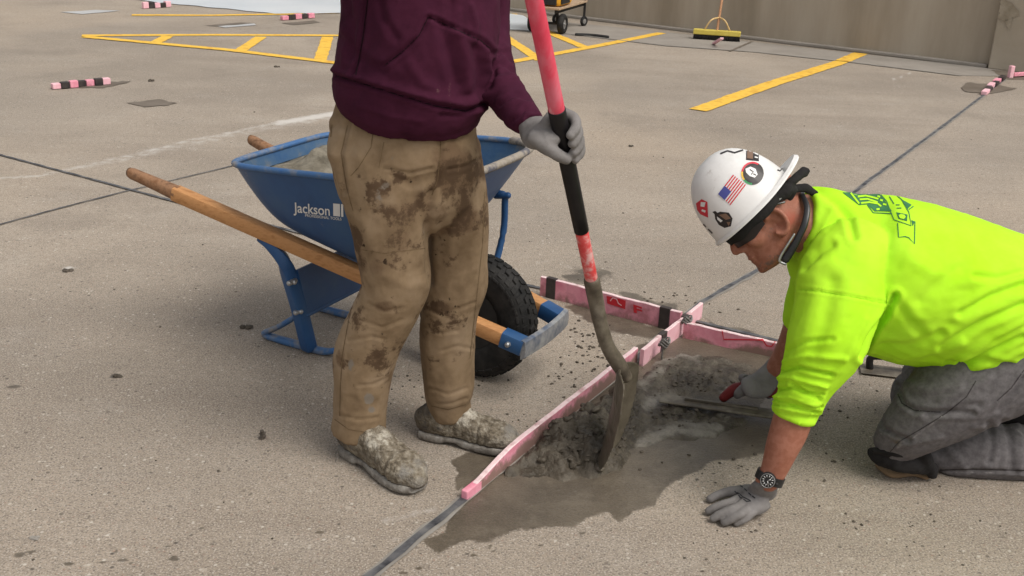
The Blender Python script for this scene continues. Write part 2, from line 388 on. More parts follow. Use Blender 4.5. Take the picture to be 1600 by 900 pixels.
M['blackplastic'] = mat('black_plastic', [(.012, .012, .013), (.022, .022, .023)], scale=20, rough=.35, bump=.05, spec=.5)
M['lens'] = mat('smoked_lens', [(.012, .008, .008)], rough=.28, bump=0, spec=.6)
M['gum'] = mat('tan_foam', [(.20, .13, .075), (.28, .19, .11)], scale=20, rough=.85)
M['hat'] = mat('scuffed_white_plastic', [(.70, .69, .66), (.80, .79, .77), (.76, .75, .73)], scale=10, detail=9, rough=.42, bump=.1, bscale=60, spec=.45, attrs=(('scuff', (.38, .35, .31), 45),))
M['liner'] = mat('grey_hat_liner', [(.24, .24, .24), (.34, .34, .33)], scale=20, rough=.7)
for n_, c_ in dict(white=(.78, .77, .75), red=(.62, .04, .06), flagblue=(.07, .08, .30), green=(.04, .30, .10), gold=(.80, .50, .06), ink=(.025, .02, .02), brown=(.20, .12, .08)).items():
    M[n_] = mat('sticker_'+n_, [c_], rough=.4, bump=0, spec=.4)
M['blue'] = mat('blue_barrow_enamel', [(.019, .068, .182), (.024, .085, .218), (.036, .100, .220)], scale=5, detail=8, rough=.42, bump=.08, bscale=40, spec=.4, attrs=(('scuff', (.20, .21, .215), 60, .10),))
M['bluein'] = mat('mortar_smeared_blue_enamel', [(.03, .085, .19), (.055, .11, .19), (.17, .165, .15)], scale=7, detail=8, rough=.7, bump=.5, bscale=60)
M['rim'] = mat('worn_blue_rim', [(.045, .13, .32), (.07, .15, .30), (.27, .25, .22)], scale=12, detail=8, rough=.55, bump=.3)
M['rimdirty'] = mat('mortar_caked_rim', [(.21, .18, .14), (.33, .29, .24), (.10, .10, .12)], scale=14, detail=8, rough=.9, bump=.6)
M['wood'] = mat('oiled_hardwood', [(.40, .185, .066), (.54, .275, .112), (.46, .22, .085)], scale=9, detail=9, rough=.6, bump=.3, bscale=60, stretch=(1, 6, 6))
M['woodgrip'] = mat('worn_wood_grip', [(.20, .095, .045), (.30, .165, .09), (.13, .065, .035)], scale=30, detail=8, rough=.75, bump=.4)
M['woodend'] = mat('end_grain', [(.10, .055, .03), (.17, .10, .06)], scale=60, rough=.9)
M['rubber'] = mat('black_tyre_rubber', [(.008, .008, .008), (.017, .016, .015), (.030, .028, .026)], scale=18, rough=.75, bump=.3)
M['steel'] = mat('scratched_steel', [(.33, .33, .33), (.48, .48, .47), (.24, .25, .27)], scale=16, detail=8, rough=.42, metal=.75, bump=.15)
M['bluesteel'] = mat('scraped_blue_steel', [(.06, .10, .18), (.26, .27, .29), (.44, .44, .43)], scale=14, detail=9, rough=.5, metal=.3, bump=.2)
M['darkmetal'] = mat('dark_painted_metal', [(.016, .015, .015), (.03, .028, .026)], scale=20, rough=.55)
M['pinkshaft'] = mat('pink_painted_fibreglass', [(.66, .035, .075), (.74, .075, .125), (.72, .19, .25)], scale=10, detail=9, rough=.5, bump=.12, bscale=70, stretch=(1, 1, .3), attrs=(('worn', (.78, .40, .43), 30),))
M['redshaft'] = mat('worn_red_and_pale_paint', [(.68, .05, .05), (.72, .10, .10), (.76, .45, .43)], scale=34, detail=8, rough=.5, bump=.12)
M['grip'] = mat('black_rubber_grip', [(.006, .005, .006), (.012, .010, .011)], scale=14, rough=.5, bump=.08)
M['muddysteel'] = mat('mortar_coated_steel', [(.062, .050, .037), (.115, .095, .070), (.19, .165, .125)], scale=16, detail=8, rough=.5, bump=.4, spec=.4)
M['blade'] = mat('wet_mortar_on_blade', [(.085, .070, .050), (.13, .11, .08)], scale=12, detail=7, rough=.42, bump=.35, spec=.45)
M['redhandle'] = mat('red_painted_handle', [(.14, .015, .015), (.21, .026, .025)], scale=18, rough=.55)
M['broomwood'] = mat('varnished_broom_handle', [(.40, .20, .10), (.48, .26, .14)], scale=20, rough=.6)
M['broomyellow'] = mat('yellow_broom_block', [(.56, .44, .07), (.66, .54, .12)], scale=10, rough=.6)
M['bracewood'] = mat('brass_brace', [(.55, .38, .16), (.65, .46, .22)], scale=10, rough=.5)
M['machine'] = mat('yellow_machine_paint', [(.66, .31, .02), (.76, .40, .035)], scale=6, rough=.5)
M['ply'] = mat('weathered_plywood', [(.36, .25, .16), (.46, .34, .23)], scale=10, rough=.85, stretch=(1, 6, 1))
M['wetcrete'] = mat('wet_concrete_mix', [(.15, .13, .095), (.22, .195, .148), (.29, .26, .205)], scale=16, detail=8, rough=.75, bump=.8, bscale=80, bdist=.006)

# ---------------------------------------------------------------- ground
def make_ground():
    fx = np.arange(-1.45, 1.65, .01); fy = np.arange(1.72, 4.25, .01)
    xs = np.r_[-300, -120, -60, -30, -18, np.arange(-12, -4, .25), np.arange(-4, -1.45, .05), fx, np.arange(1.65, 4, .05), np.arange(4, 12, .25), 18, 30, 60, 120, 300]
    ys = np.r_[-200, -60, -20, -8, -3, -1, 0, .6, 1.1, np.arange(1.4, 1.72, .05), fy, np.arange(4.25, 7, .035), np.arange(7, 13, .12), np.arange(13, 20, .5), 30, 60, 120, 300]
    X, Y = np.meshgrid(xs, ys); nx, ny = len(xs), len(ys)
    c = np.c_[X.ravel(), Y.ravel(), np.zeros(X.size)]
    i = np.arange(nx*ny).reshape(ny, nx)
    f = np.stack([i[:-1, :-1], i[:-1, 1:], i[1:, 1:], i[1:, :-1]], -1).reshape(-1, 4)
    me = bpy.data.meshes.new('ground'); me.from_pydata(c.tolist(), [], f.tolist())
    ok = c[:, 1] > .9; U = np.full(len(c), -1e4); V = np.full(len(c), -1e4)
    U[ok], V[ok], _ = proj(c[ok])
    n1 = fbm(c*9)*9; n2 = fbm(c*9+50)*7; U2 = U+n1; V2 = V+n2
    wet = np.zeros(len(c)); near = ok & (V > 380) & (V < 960) & (U > -100) & (U < 1700)
    big = [(735, 768), (699, 820), (702, 835), (661, 844), (684, 865), (736, 846), (770, 842), (822, 827), (890, 824), (920, 805), (946, 799), (969, 824), (995, 797), (1021, 790), (1044, 764), (1085, 741), (1104, 724), (1145, 717), (1200, 700), (1225, 640), (1180, 560), (1060, 520), (1000, 545), (960, 590), (800, 712)]
    left = [(695, 721), (721, 702), (785, 705), (800, 712), (770, 740), (722, 768), (712, 740)]
    trench = [(868, 470), (900, 468), (1040, 512), (1090, 535), (1230, 560), (1240, 590), (1100, 600), (1040, 530), (950, 515), (890, 495)]
    behind = [(880, 425), (950, 420), (960, 432), (930, 445), (882, 440)]
    b3 = [(960, 455), (1060, 478), (1060, 492), (960, 470)]; b4 = [(1095, 500), (1150, 508), (1185, 520), (1170, 528), (1095, 512)]
    for poly in (big, left, trench, behind, b3, b4):
        k = np.zeros(len(c)); k[near] = polymask(U2[near], V2[near], poly, 7); wet = np.maximum(wet, k*(.75 if poly is behind else 1))
    for (u, v, a) in [(30, 867, 9), (49, 863, 8), (108, 881, 9), (161, 878, 6), (192, 876, 9), (183, 861, 6), (271, 873, 11), (262, 855, 6), (314, 826, 6), (203, 881, 5), (324, 873, 4), (499, 832, 8), (310, 745, 5), (20, 604, 9), (180, 588, 10), (393, 772, 3), (910, 834, 6), (845, 852, 5), (740, 868, 6), (765, 855, 6), (770, 862, 5), (820, 880, 5), (655, 887, 8), (630, 895, 8), (1770, 790, 5), (690, 860, 5)]:
        k = np.exp(-(((U-u)/a)**2+((V-v)/(a*.42))**2)**1.5); wet = np.maximum(wet, k)
    pale = np.zeros(len(c))
    def line(poly, wd, amp):
        nonlocal pale
        s = ok & (V > -40) & (V < 960); k = np.zeros(len(c)); k[s] = np.exp(-(segdist(U[s], V[s]+n2[s]*(V[s] > 380)*.4, poly)/wd)**2)*amp; pale = np.maximum(pale, k)
    line([(-60, 282), (60, 275), (160, 252), (240, 234), (300, 218), (350, 210), (400, 198), (470, 186), (520, 178), (600, 168)], 3.6, .62)
    line([(120, 263), (200, 247), (300, 224), (400, 203), (470, 191), (540, 179)], 9, .52); line([(430, 193), (520, 178), (560, 173)], 5, .95)
    line([(40, 276), (170, 252), (330, 226)], 13, .38)
    line([(840, 142), (960, 122), (1070, 100)], 4, .35)
    line([(1395, 125), (1425, 113)], 3, .7); line([(1080, 158), (1120, 140)], 9, .2)
    line([(840, 410), (870, 408), (890, 420)], 7, .48); line([(1090, 490), (1210, 405)], 6, .35)
    line([(600, 815), (680, 795)], 9, .55); line([(610, 845), (720, 800)], 8, .4)
    line([(90, 375), (105, 422), (115, 418)], 3, .1); line([(96, 425), (110, 420)], 3, .8)
    line([(560, 897), (700, 806)], 9, .30)
    blotch = np.zeros(len(c))  # darker tone round boots, barrow, kneeling worker and along the wall foot
    for (u, v, a, b_, k_) in [(560, 690, 90, 55, .25), (690, 640, 120, 60, .25), (640, 560, 160, 60, .3), (1300, 690, 140, 60, .2), (1450, 740, 200, 50, .3), (900, 560, 90, 40, .35), (1180, 120, 500, 10, .2), (1000, 60, 500, 12, .25)]:
        blotch = np.maximum(blotch, np.where(ok, np.exp(-((U-u)/a)**2-((V-v)/b_)**2)*k_, 0))
    attr(me, 'wet', wet); attr(me, 'pale', pale); attr(me, 'blotch', blotch)
    o = link_mesh('ground', me, M['ground'], base=np.zeros(3)); tag(o, kind='structure'); return o
ground = make_ground()
def sheet(name, px, m, z=.004, parent=ground, jit=0.0, sub=0):
    pts = [np.array(p, float) for p in px]
    if sub:
        q = []
        for a, b_ in zip(pts, pts[1:]+pts[:1]):
            for k in range(sub): q.append(a+(b_-a)*k/sub)
        pts = [p+RNG.normal(0, jit, 2)*np.array([1, .45]) for p in q]
    mb = MB(); g = [G(p[0], p[1], z) for p in pts]
    mb.add(g, [tuple(range(len(g)))]); return mb.build(name, m, parent, smooth=False)
def strip(name, px, wd, m, z=.004, parent=ground, jit=0):
    """a line of true width wd lying on the ground along photo points"""
    c = np.array([G(u, v, 0)[:2] for u, v in px])
    if jit:
        q = []
        for a, b_ in zip(c[:-1], c[1:]):
            n = max(2, int(np.linalg.norm(b_-a)/.05))
            for k in range(n): q.append(a+(b_-a)*k/n)
        q.append(c[-1]); c = np.array(q)
    t = np.gradient(c, axis=0); n = np.c_[-t[:, 1], t[:, 0]]; n /= np.linalg.norm(n, axis=1)[:, None]
    wl = wd/2*(1+(RNG.normal(0, jit, len(c)) if jit else 0)); wr = wd/2*(1+(RNG.normal(0, jit, len(c)) if jit else 0))
    a = c+n*np.reshape(wl, (-1, 1)); b_ = c-n*np.reshape(wr, (-1, 1)); k = len(c)
    mb = MB(); mb.add([(*p, z) for p in a]+[(*p, z) for p in b_], [(i, k+i, k+i+1, i+1) for i in range(k-1)])
    return mb.build(name, m, parent, smooth=False)
for px in ([(128, 56), (330, 55), (535, 56), (700, 60)], [(132, 58), (360, 79), (525, 99), (650, 113)], [(262, 57), (240, 69)], [(408, 58), (375, 80)], [(512, 58), (500, 95)],
           [(640, 112), (800, 97), (850, 88), (940, 71), (985, 62), (1034, 52)], [(700, 60), (770, 45), (845, 95)], [(800, 22), (846, 46), (912, 74)], [(206, 24), (330, 24.5), (440, 22.5), (535, 20), (640, 14)],
           [(1090, 173), (1208, 131), (1310, 99), (1345, 84)]):
    big = px[0][0] == 1090
    strip('yellow_stripe', px, .135 if big else .11, M['yellow'], z=.004+.0004*(px[0][0] % 7), jit=.05)
jn = [(575, 905), (650, 843), (722, 784), (845, 680), (1000, 557), (1098, 472), (1190, 420), (1355, 285), (1480, 193), (1570, 124)]
strip('joint_edge', jn, .036, M['sealedge'], z=.003, jit=.15); strip('joint_sealant', jn, .019, M['sealant'], z=.0055, jit=.18)
jc = [(-60, 228), (0, 243), (150, 283), (295, 322), (560, 388), (845, 452), (1060, 497), (1260, 545)]
strip('joint_sealant', jc, .017, M['sealant'], z=.0065, jit=.15)
jd = [(-80, 372), (0, 352), (95, 326), (185, 303), (360, 261), (430, 243)]
strip('joint_sealant', jd, .011, M['sealant'], z=.0055, jit=.25)
sheet('gutter_strip', [(700, 18), (860, 32), (1040, 50), (1200, 68), (1530, 104.5), (1640, 112), (1640, 120), (1500, 118), (1330, 98), (1180, 81), (1040, 72), (900, 55), (780, 46), (600, 30)], M['gutter'], z=.003)
strip('gutter_joint', [(860, 50), (1040, 72), (1180, 82), (1330, 98), (1500, 119)], .03, M['sealedge'], z=.006, jit=.2)
strip('gutter_joint', [(1140, 81), (1175, 66)], .03, M['darkstain'], z=.007, jit=.2)
pud = sheet('puddle', [(160, -8), (250, 4), (340, 12), (430, 21), (540, 20), (660, 26), (770, 44), (832, 48), (836, 36), (818, 24), (700, 8), (560, -8), (300, -22)], M['puddle'], z=.008, parent=None, jit=.6, sub=6); tag(pud, kind='structure')
sheet('pale_patch', [(94, 18.5), (150, 15.5), (188, 16.5), (130, 22)], M['greysheet'], z=.005, jit=.3, sub=4)
sheet('pale_patch', [(340, 41), (397, 36.5), (400, 39), (352, 43)], M['greysheet'], z=.005, jit=.3, sub=4)
sheet('damp_patch', [(318, 40), (375, 35), (396, 36), (340, 41)], M['darkstain'], z=.004, jit=.4, sub=4)
sheet('damp_patch', [(197, 160), (245, 155), (275, 160), (262, 165), (225, 167)], M['darkstain'], z=.004, jit=1.2, sub=6)
sheet('damp_patch', [(120, 137), (170, 127), (206, 127), (160, 137)], M['darkstain'], z=.004, jit=1.0, sub=5)
sheet('damp_patch', [(440, 36), (490, 32), (500, 35), (460, 39)], M['darkstain'], z=.004, jit=.5, sub=4)
sheet('damp_patch', [(1500, 137), (1510, 129), (1545, 131), (1590, 138), (1550, 146), (1510, 144)], M['darkstain'], z=.0045, jit=.9, sub=5)
sheet('damp_patch', [(1548, 109), (1610, 112), (1620, 124), (1570, 123)], M['darkstain'], z=.0045, jit=.7, sub=5)
# sky is the world; a tyre-dark strip of tubing by the cart
mb = MB(); mb.tube([G(900, 54, .012), G(925, 55, .012), G(950, 58, .012)], .016, n=8, sub=4)
tag(mb.build('rubber_strip', M['darkmetal']), 'short dark rubber strip lying on the ground right of the yellow cart', 'rubber strip')

# ---------------------------------------------------------------- wall
A = G(560, -12); B = G(1545, 106); d = nrm((B-A)*[1, 1, 0]); nb = np.array([-d[1], d[0], 0]);
if nb[1] < 0: nb = -nb
A2 = A-d*6; wallroot = empty('parapet_wall', A2)
def wallbox(p, q, z0, z1, t, front=0.0):
    mb = MB(); c = (p+q)/2+nb*(t/2-front/2); c[2] = (z0+z1)/2; mb.box(c, (q-p)/2, nb*(t+front)/2, (0, 0, (z1-z0)/2)); return mb
tag(wallroot, 'long tan grey board formed concrete wall along the back edge of the deck', 'wall')
wallbox(A2, B, 0, 1.25, .22).build('wall_panel', M['wall'], wallroot, smooth=False, bevel=.01)
pil = wallbox(B+d*.004, B+d*3.5, 0, 1.25, .22, .07).build('end_panel', M['pilaster'], wallroot, smooth=False, bevel=.012)
wallbox(A2, B-d*.01, .0, .035, .03, .05).build('base_fillet', M['gutter'], wallroot, smooth=False, bevel=.01)
tree = bvh(pil)
rp = []
for k in range(18):
    a = 2*math.pi*k/18; r = 1+.18*math.sin(3*a+1)+.1*math.sin(5*a); rp.append((1574+16*r*math.cos(a), 17+16*r*math.sin(a)))
decal([rp, [(1570, 30), (1582, 28), (1578, 48), (1573, 40)]], tree, M['patch'], 'mortar_patch', wallroot, off=.006)

# ---------------------------------------------------------------- push broom and cart by the wall
bc = G(1119, 63, 0); bl = nrm(G(1156, 65)-G(1083, 60)); bn = np.array([-bl[1], bl[0], 0])
br = empty('push_broom', bc); tag(br, 'yellow push broom leaning upright against the concrete wall', 'broom')
mb = MB(); mb.box(bc+[0, 0, .078], bl*.24, bn*.036, (0, 0, .026)); mb.build('broom_head', M['broomyellow'], br, smooth=False, bevel=.008)
mb = MB()
for i in range(44):
    for j in range(4):
        p = bc+bl*(-.23+.46*i/43)+bn*(-.026+.0175*j); mb.tube([p+[0, 0, .056], p+bl*random.uniform(-.006, .006)+bn*(j-1.5)*.006+[0, 0, .002]], .005, n=4, round_=False)
o = mb.build('bristles', M['blackcloth'], br); tag(o, kind='stuff')
top = P(1128, 0, bc[1]+.18); top2 = bc+[0, 0, .1]+(top-bc-[0, 0, .1])*2.6; mb = MB(); mb.tube([bc+[0, 0, .1], top2], .013, n=10); mb.build('handle', M['broomwood'], br)
for s in (-1, 1):
    mb = MB(); hp = bc+[0, 0, .1]+(top-bc-[0, 0, .1])*.42; mb.tube([bc+bl*s*.13+[0, 0, .1], bc+bl*s*.07+[0, 0, .2], hp], .009, n=8, sub=4); mb.build('brace', M['bracewood'], br)
mb = MB(); p0 = G(1115, 68, .01); p1 = G(1128, 60, .10); mb.box((p0+p1)/2, (p1-p0)/2, bl*.016, nrm(np.cross(p1-p0, bl))*.010)
tag(mb.build('foam_strip', M['pinkpale'], smooth=False, bevel=.003), 'small pale pink foam strip leaning on the yellow broom head', 'foam strip')

cc = G(868, 42); cx = nrm(G(917, 30)-G(876, 42)); cx = nrm(np.array([cx[0], cx[1], 0])); cy = np.array([-cx[1], cx[0], 0])
w1 = G(878, 53); w2 = G(832, 49); cyv = nrm(w2-w1); cxv = np.array([-cyv[1], cyv[0], 0]);
if cxv[0] < 0: cxv = -cxv
if cxv[1] < 0 and False: cxv = -cxv
wc_ = (w1+w2)/2; cart = empty('equipment_cart', wc_); tag(cart, 'low cart with plywood deck, rubber wheels and yellow machine by the back wall', 'cart')
half = np.linalg.norm(w2-w1)/2; LEN = .95
fwd = nrm(np.array([G(907, 40)[0]-w1[0], G(907, 40)[1]-w1[1], 0])); fwd = nrm(fwd-cyv*(fwd@cyv))
dz = .265; mid = wc_+fwd*(LEN/2-.18)
mb = MB(); mb.box(mid+[0, 0, dz], fwd*LEN/2, cyv*(half+.02), (0, 0, .011)); mb.build('deck', M['ply'], cart, smooth=False, bevel=.004)
mb = MB()
for s in (-1, 1): mb.box(mid+cyv*s*(half-.02)+[0, 0, dz-.028], fwd*(LEN/2-.01), cyv*.014, (0, 0, .016))
mb.tube([w1+[0, 0, .1], w2+[0, 0, .1]], .013, n=8)
for s in (-1, 1): mb.box(wc_+cyv*s*(half-.06)+[0, 0, .175], fwd*.015, cyv*.01, (0, 0, .075))
for s in (-1, 1): mb.tube([mid+fwd*(LEN/2-.03)+cyv*s*half+[0, 0, .10], mid+fwd*(LEN/2-.03)+cyv*s*half+[0, 0, .75]], .014, n=8)
mb.build('cart_frame', M['darkmetal'], cart)
def wheel_at(c, axis, r, wdt, name, parent):
    axis = nrm(axis); u_ = nrm(np.cross(axis, (0, 0, 1))); v_ = np.cross(u_, axis); rs = []
    for i in range(28):
        a = 2*math.pi*i/28; e = u_*math.cos(a)+v_*math.sin(a)
        rs.append([c+e*(r-wdt*.5+math.cos(b_)*wdt*.5)+axis*math.sin(b_)*wdt*.55 for b_ in np.linspace(0, 2*np.pi, 12, endpoint=False)])
    hub = MB(); hub.tube([c-axis*wdt*.35, c+axis*wdt*.35], [r*.48, r*.48], n=20, round_=False); hub.tube([c-axis*wdt*.5, c+axis*wdt*.5], r*.15, n=10, round_=False)
    h = hub.build(name, M['steel'], parent, auto=40)
    ty = MB(); ty.rings(rs, closed=True); ty.build('tyre', M['rubber'], h); return h
wheel_at(w1+[0, 0, .10], cyv, .105, .065, 'wheel', cart); wheel_at(w2+[0, 0, .10], cyv, .105, .065, 'wheel', cart)
for s in (-1, 1): wheel_at(mid+fwd*(LEN/2-.03)+cyv*s*half+[0, 0, .055], cyv+fwd*.4, .055, .03, 'caster', cart)
mc = wc_+fwd*.10; mb = MB(); mb.box(mc+[0, 0, .50], fwd*.20, cyv*(half-.0), (0, 0, .222)); mb.build('machine_housing', M['machine'], cart, smooth=False, bevel=.035)
mb = MB(); mb.box(mc-fwd*.205+[0, 0, .42], fwd*.012, cyv*(half-.04), (0, 0, .13)); mb.box(mc-cyv*(half+.004)-fwd*.05+[0, 0, .40], fwd*.13, cyv*.01, (0, 0, .10)); mb.build('grille_panel', M['blackplastic'], cart, smooth=False, bevel=.012)

# ---------------------------------------------------------------- pink foam form boards
def board(p, q, z0, z1, th, label, tapes=(), m='pink', prints=None, n=24, mud=.5, name='form_board', zq=None, seed=0, taper=0):
    """p,q ground points under the board's top edge; a foam strip standing on edge"""
    p, q = np.array(p, float), np.array(q, float); dd = nrm((q-p)*[1, 1, 0]); nn = np.array([dd[1], -dd[0], 0])
    if nn[1] > 0: nn = -nn
    L = np.linalg.norm((q-p)[:2]); mb = MB(); rs = []
    for i in range(n+1):
        t = i/n; c = p+(q-p)*t+nn*.0012*math.sin(t*9+seed); zt = (z1 if zq is None else z1+(zq-z1)*t)*(1-.68*taper*max(0, 1-t/.22)**1.3)+.0007*math.sin(t*23+seed)+.0004*math.sin(t*51)
        h = th/2; rs.append([c+nn*h+[0, 0, z0], c+nn*h+[0, 0, z0+(zt-z0)*.5], c+nn*h+[0, 0, zt-.002], c+nn*(h-.002)+[0, 0, zt], c-nn*(h-.002)+[0, 0, zt], c-nn*h+[0, 0, zt-.002], c-nn*h+[0, 0, z0]])
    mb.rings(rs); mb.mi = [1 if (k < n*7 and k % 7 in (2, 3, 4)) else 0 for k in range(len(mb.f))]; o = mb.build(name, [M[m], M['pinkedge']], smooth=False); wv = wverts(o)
    zz = (wv[:, 2]-z0)/(z1-z0); attr(o, 'mud', np.clip((mud*1.15-zz*.75)+fbm(wv*14, 2)*.25, 0, 1)*.8*(mud > 0))
    tag(o, label, 'foam board', 'pink foam form boards')
    for (t0, t1) in tapes:
        a, b_ = p+(q-p)*t0, p+(q-p)*t1; c = (a+b_)/2; zt = z1 if zq is None else z1+(zq-z1)*(t0+t1)/2
        k = MB(); k.box(c+[0, 0, (z0+zt)/2+.001], (b_-a)/2, nn*(th/2+.003), (0, 0, (zt-z0)/2+.003)); k.build('black_tape', M['blacktape'], o, smooth=False, bevel=.002)
    return o, nn, dd
b1, n1_, d1_ = board(G(726, 781), G(992, 566), -.01, .056, .016, 'longest pink foam strip standing on edge from the near joint to the shovel', mud=1.0, n=60, seed=1, taper=1)
c1 = MB(); e0 = G(726, 781)+d1_*.032; c1.box(e0+[0, 0, .013], d1_*.035, n1_*.0098, (0, 0, .0150)+d1_*.0); c1.build('pink_wrap', M['pink'], b1, smooth=False, bevel=.003)
b2, _, _ = board(G(1001, 572, 0), G(1094, 496, 0), 0, .060, .014, 'short pale pink foam strip just behind the shovel crossing the other strips', tapes=((.28, .36), (.66, .72)), m='pinkpale', mud=.5, seed=2)
b3_, n3_, d3_ = board(G(845, 461), G(1062, 519), -.01, .078, .015, 'pink foam strip with red print standing beside the barrow nose', tapes=((.045, .115), (.86, .93)), mud=.6, n=36, seed=3)
decal([[(948, 462), (978, 469), (977, 483), (949, 474)]], bvh(b3_), M['redprint'], 'red_print', b3_, off=.0015)
decal(text_polys('F', (989, 487), (15, 5), (-1, -17), .03), bvh(b3_), M['redprint'], 'red_print', b3_, off=.0015)
decal([p for s in ([(954, 470), (958, 465), (964, 467), (967, 474), (972, 477)], ) for p in stroke_poly(s, 1.6)], bvh(b3_), M['pinkpale'], 'print_gap', b3_, off=.003)
b4_, _, _ = board(G(1067, 527), G(1226, 561), -.01, .060, .015, 'pink foam strip with thin red printed line beside the kneeling worker', mud=.75, n=30, zq=.054, seed=4)
decal([p for s in ([(1128, 514), (1131, 530), (1192, 531)], [(1192, 531), (1198, 540), (1206, 541), (1211, 534), (1205, 528), (1194, 528)], [(1206, 530), (1222, 536)]) for p in stroke_poly(s, 2.0)], bvh(b4_), M['redprint'], 'red_print', b4_, off=.0015)
for (u, v) in ((1071, 490), (1036, 525)):
    k = MB(); c = G(u, v+12, .06)
    for i in range(3):
        a = [c+np.array([math.cos(x)*.014+.004*i, math.sin(x)*.012, .008*i-.004+math.sin(2*x)*.008]) for x in np.linspace(0, 2*np.pi, 12)]
        k.tube(a, .0035, n=6)
    k.tube([c, c+[.0, 0, -.055]], .004, n=6); o = k.build('wire_tie', M['wire'])
    tag(o, 'twisted grey wire tie on the crossing of the pink strips' if u == 1071 else 'twisted grey wire tie on the short pale pink strip behind the shovel', 'wire tie')
def marker(ps, label, hz=.055, seed=0, n=5):
    r = empty('foam_marker', G(*ps[0])); tag(r, label, 'foam marker', 'distant pink and black foam markers'); pts = [G(*p) for p in ps]
    p, q = pts[0], pts[-1]; L = q-p; nn = nrm(np.array([-L[1], L[0], 0])); rr = random.Random(seed)
    for i in range(n):
        a, b_ = p+L*i/n, p+L*(i+.96)/n; z = hz*(1+rr.uniform(-.25, .15)); c = (a+b_)/2+nn*rr.uniform(-.01, .01)
        k = MB(); k.box(c+[0, 0, z/2+.004], (b_-a)/2, nn*(.02+.006*rr.random()), (0, 0, z/2)); k.build('black_segment' if i % 2 else 'pink_segment', M['blacktape' if i % 2 else 'pinkpale' if rr.random() < .6 else 'pink'], r, smooth=False, bevel=.004)
marker([(82, 140), (173, 132)], 'pink foam strip banded with black on the open deck at far left', .046, 1, 7)
marker([(224, 14), (267, 11)], 'pink and black banded foam strip at the edge of the puddle', .06, 2, 5)
marker([(440, 32), (490, 28)], 'pink and black banded foam strip left of the maroon hoodie beside damp patch', .05, 3, 5)
marker([(1535, 149), (1566, 124)], 'pink and black banded foam strip lying along the sealed joint near the wall', .035, 4, 6)
mb = MB(); pA = G(1578, 122); mb.box(pA+[0, 0, .055], (.020, .007, 0), (-.006, .017, 0), (0, 0, .053)); k = empty('foam_post', pA); mb.build('upright_piece', M['pinkpale'], k, smooth=False, bevel=.006)
mb = MB(); pB = G(1605, 120); mb.box((pA+pB)/2+[.01, 0, .03], (pB-pA)/2*.8, (0, .02, 0), (0, 0, .016)); mb.build('flat_piece', M['pink'], k, smooth=False, bevel=.005)
tag(k, 'upright pale pink foam block at the foot of the end wall panel', 'foam marker')

# ---------------------------------------------------------------- fresh mortar
def make_mortar():
    xs = np.arange(.0, 1.02, .0055); ys = np.arange(2.42, 3.62, .0055); X, Y = np.meshgrid(xs, ys); c = np.c_[X.ravel(), Y.ravel(), np.zeros(X.size)]
    U, V, _ = proj(c); n = fbm(c*9)*8; U2, V2 = U+n, V+fbm(c*9+30)*6
    heap = polymask(U2, V2, [(792, 742), (850, 690), (930, 630), (975, 592), (990, 600), (1000, 640), (992, 690), (975, 728), (940, 742), (860, 748)], 12)
    paste = polymask(U2, V2, [(985, 600), (1010, 565), (1060, 545), (1130, 560), (1195, 580), (1215, 620), (1190, 655), (1120, 690), (1050, 690), (1000, 700), (985, 660)], 14)
    tro = polymask(U2, V2, [(995, 690), (1060, 660), (1120, 684), (1090, 694), (1010, 712), (990, 720)], 8)
    rough = abs(fbm(c*17, 3))*1.7-.5; fine = abs(fbm(c*44+3, 3))*1.6-.5
    pile = np.exp(-((U-895)/75)**2-((V-690)/52)**2)
    h = -.012+heap*(.022+.042*pile+.020*rough+.009*fine)+paste*(.015+.0035*rough)+tro*(.006+.001*rough)
    rub = np.zeros(len(c))
    for (u, v, a, b_, k) in [(1085, 595, 60, 22, 1), (1075, 655, 70, 18, .8), (1130, 580, 40, 16, .8), (1040, 610, 20, 12, .6), (1150, 660, 35, 12, .5)]:
        rub = np.maximum(rub, np.exp(-((U2-u)/a)**2-((V2-v)/b_)**2)*k)
    h += paste*rub*(np.clip(fbm(c*34, 4)+.1, 0, 1)*.020+np.clip(fbm(c*80+9, 2), 0, 1)*.007)
    smear = np.zeros(len(c))
    for pl, wd in [([(1000, 570), (1060, 550), (1090, 560)], 12), ([(995, 640), (1040, 620), (1070, 640)], 14), ([(1000, 700), (1070, 668), (1120, 672)], 12), ([(1060, 680), (1115, 683)], 8), ([(1010, 600), (1030, 580)], 12), ([(1130, 612), (1190, 600)], 9), ([(1120, 648), (1175, 655)], 9), ([(1095, 540), (1140, 560)], 10)]:
        smear = np.maximum(smear, np.exp(-(segdist(U2, V2, pl)/wd)**2))
    c[:, 2] = h
    nx, ny = len(xs), len(ys); i = np.arange(nx*ny).reshape(ny, nx)
    f = np.stack([i[:-1, :-1], i[:-1, 1:], i[1:, 1:], i[1:, :-1]], -1).reshape(-1, 4); f = f[(h[f].max(1) > -.006)]
    used = np.unique(f); mp = -np.ones(nx*ny, int); mp[used] = np.arange(len(used))
    me = bpy.data.meshes.new('m'); me.from_pydata(c[used].tolist(), [], mp[f].tolist())
    attr(me, 'light', (np.clip(smear*.62+paste*.12, 0, .8)*(1-rub*.7)*(1-heap))[used]); attr(me, 'dark', np.clip(rub*.66+heap*(.28-.25*rough), 0, .8)[used])
    o = link_mesh('fresh_mortar', me, M['mortar'], base=np.array([.4, 2.9, 0])); tag(o, 'dark wet mortar heaped and smeared inside the pink strips', 'mortar', kind='stuff'); return c, h
MC, MH = make_mortar()
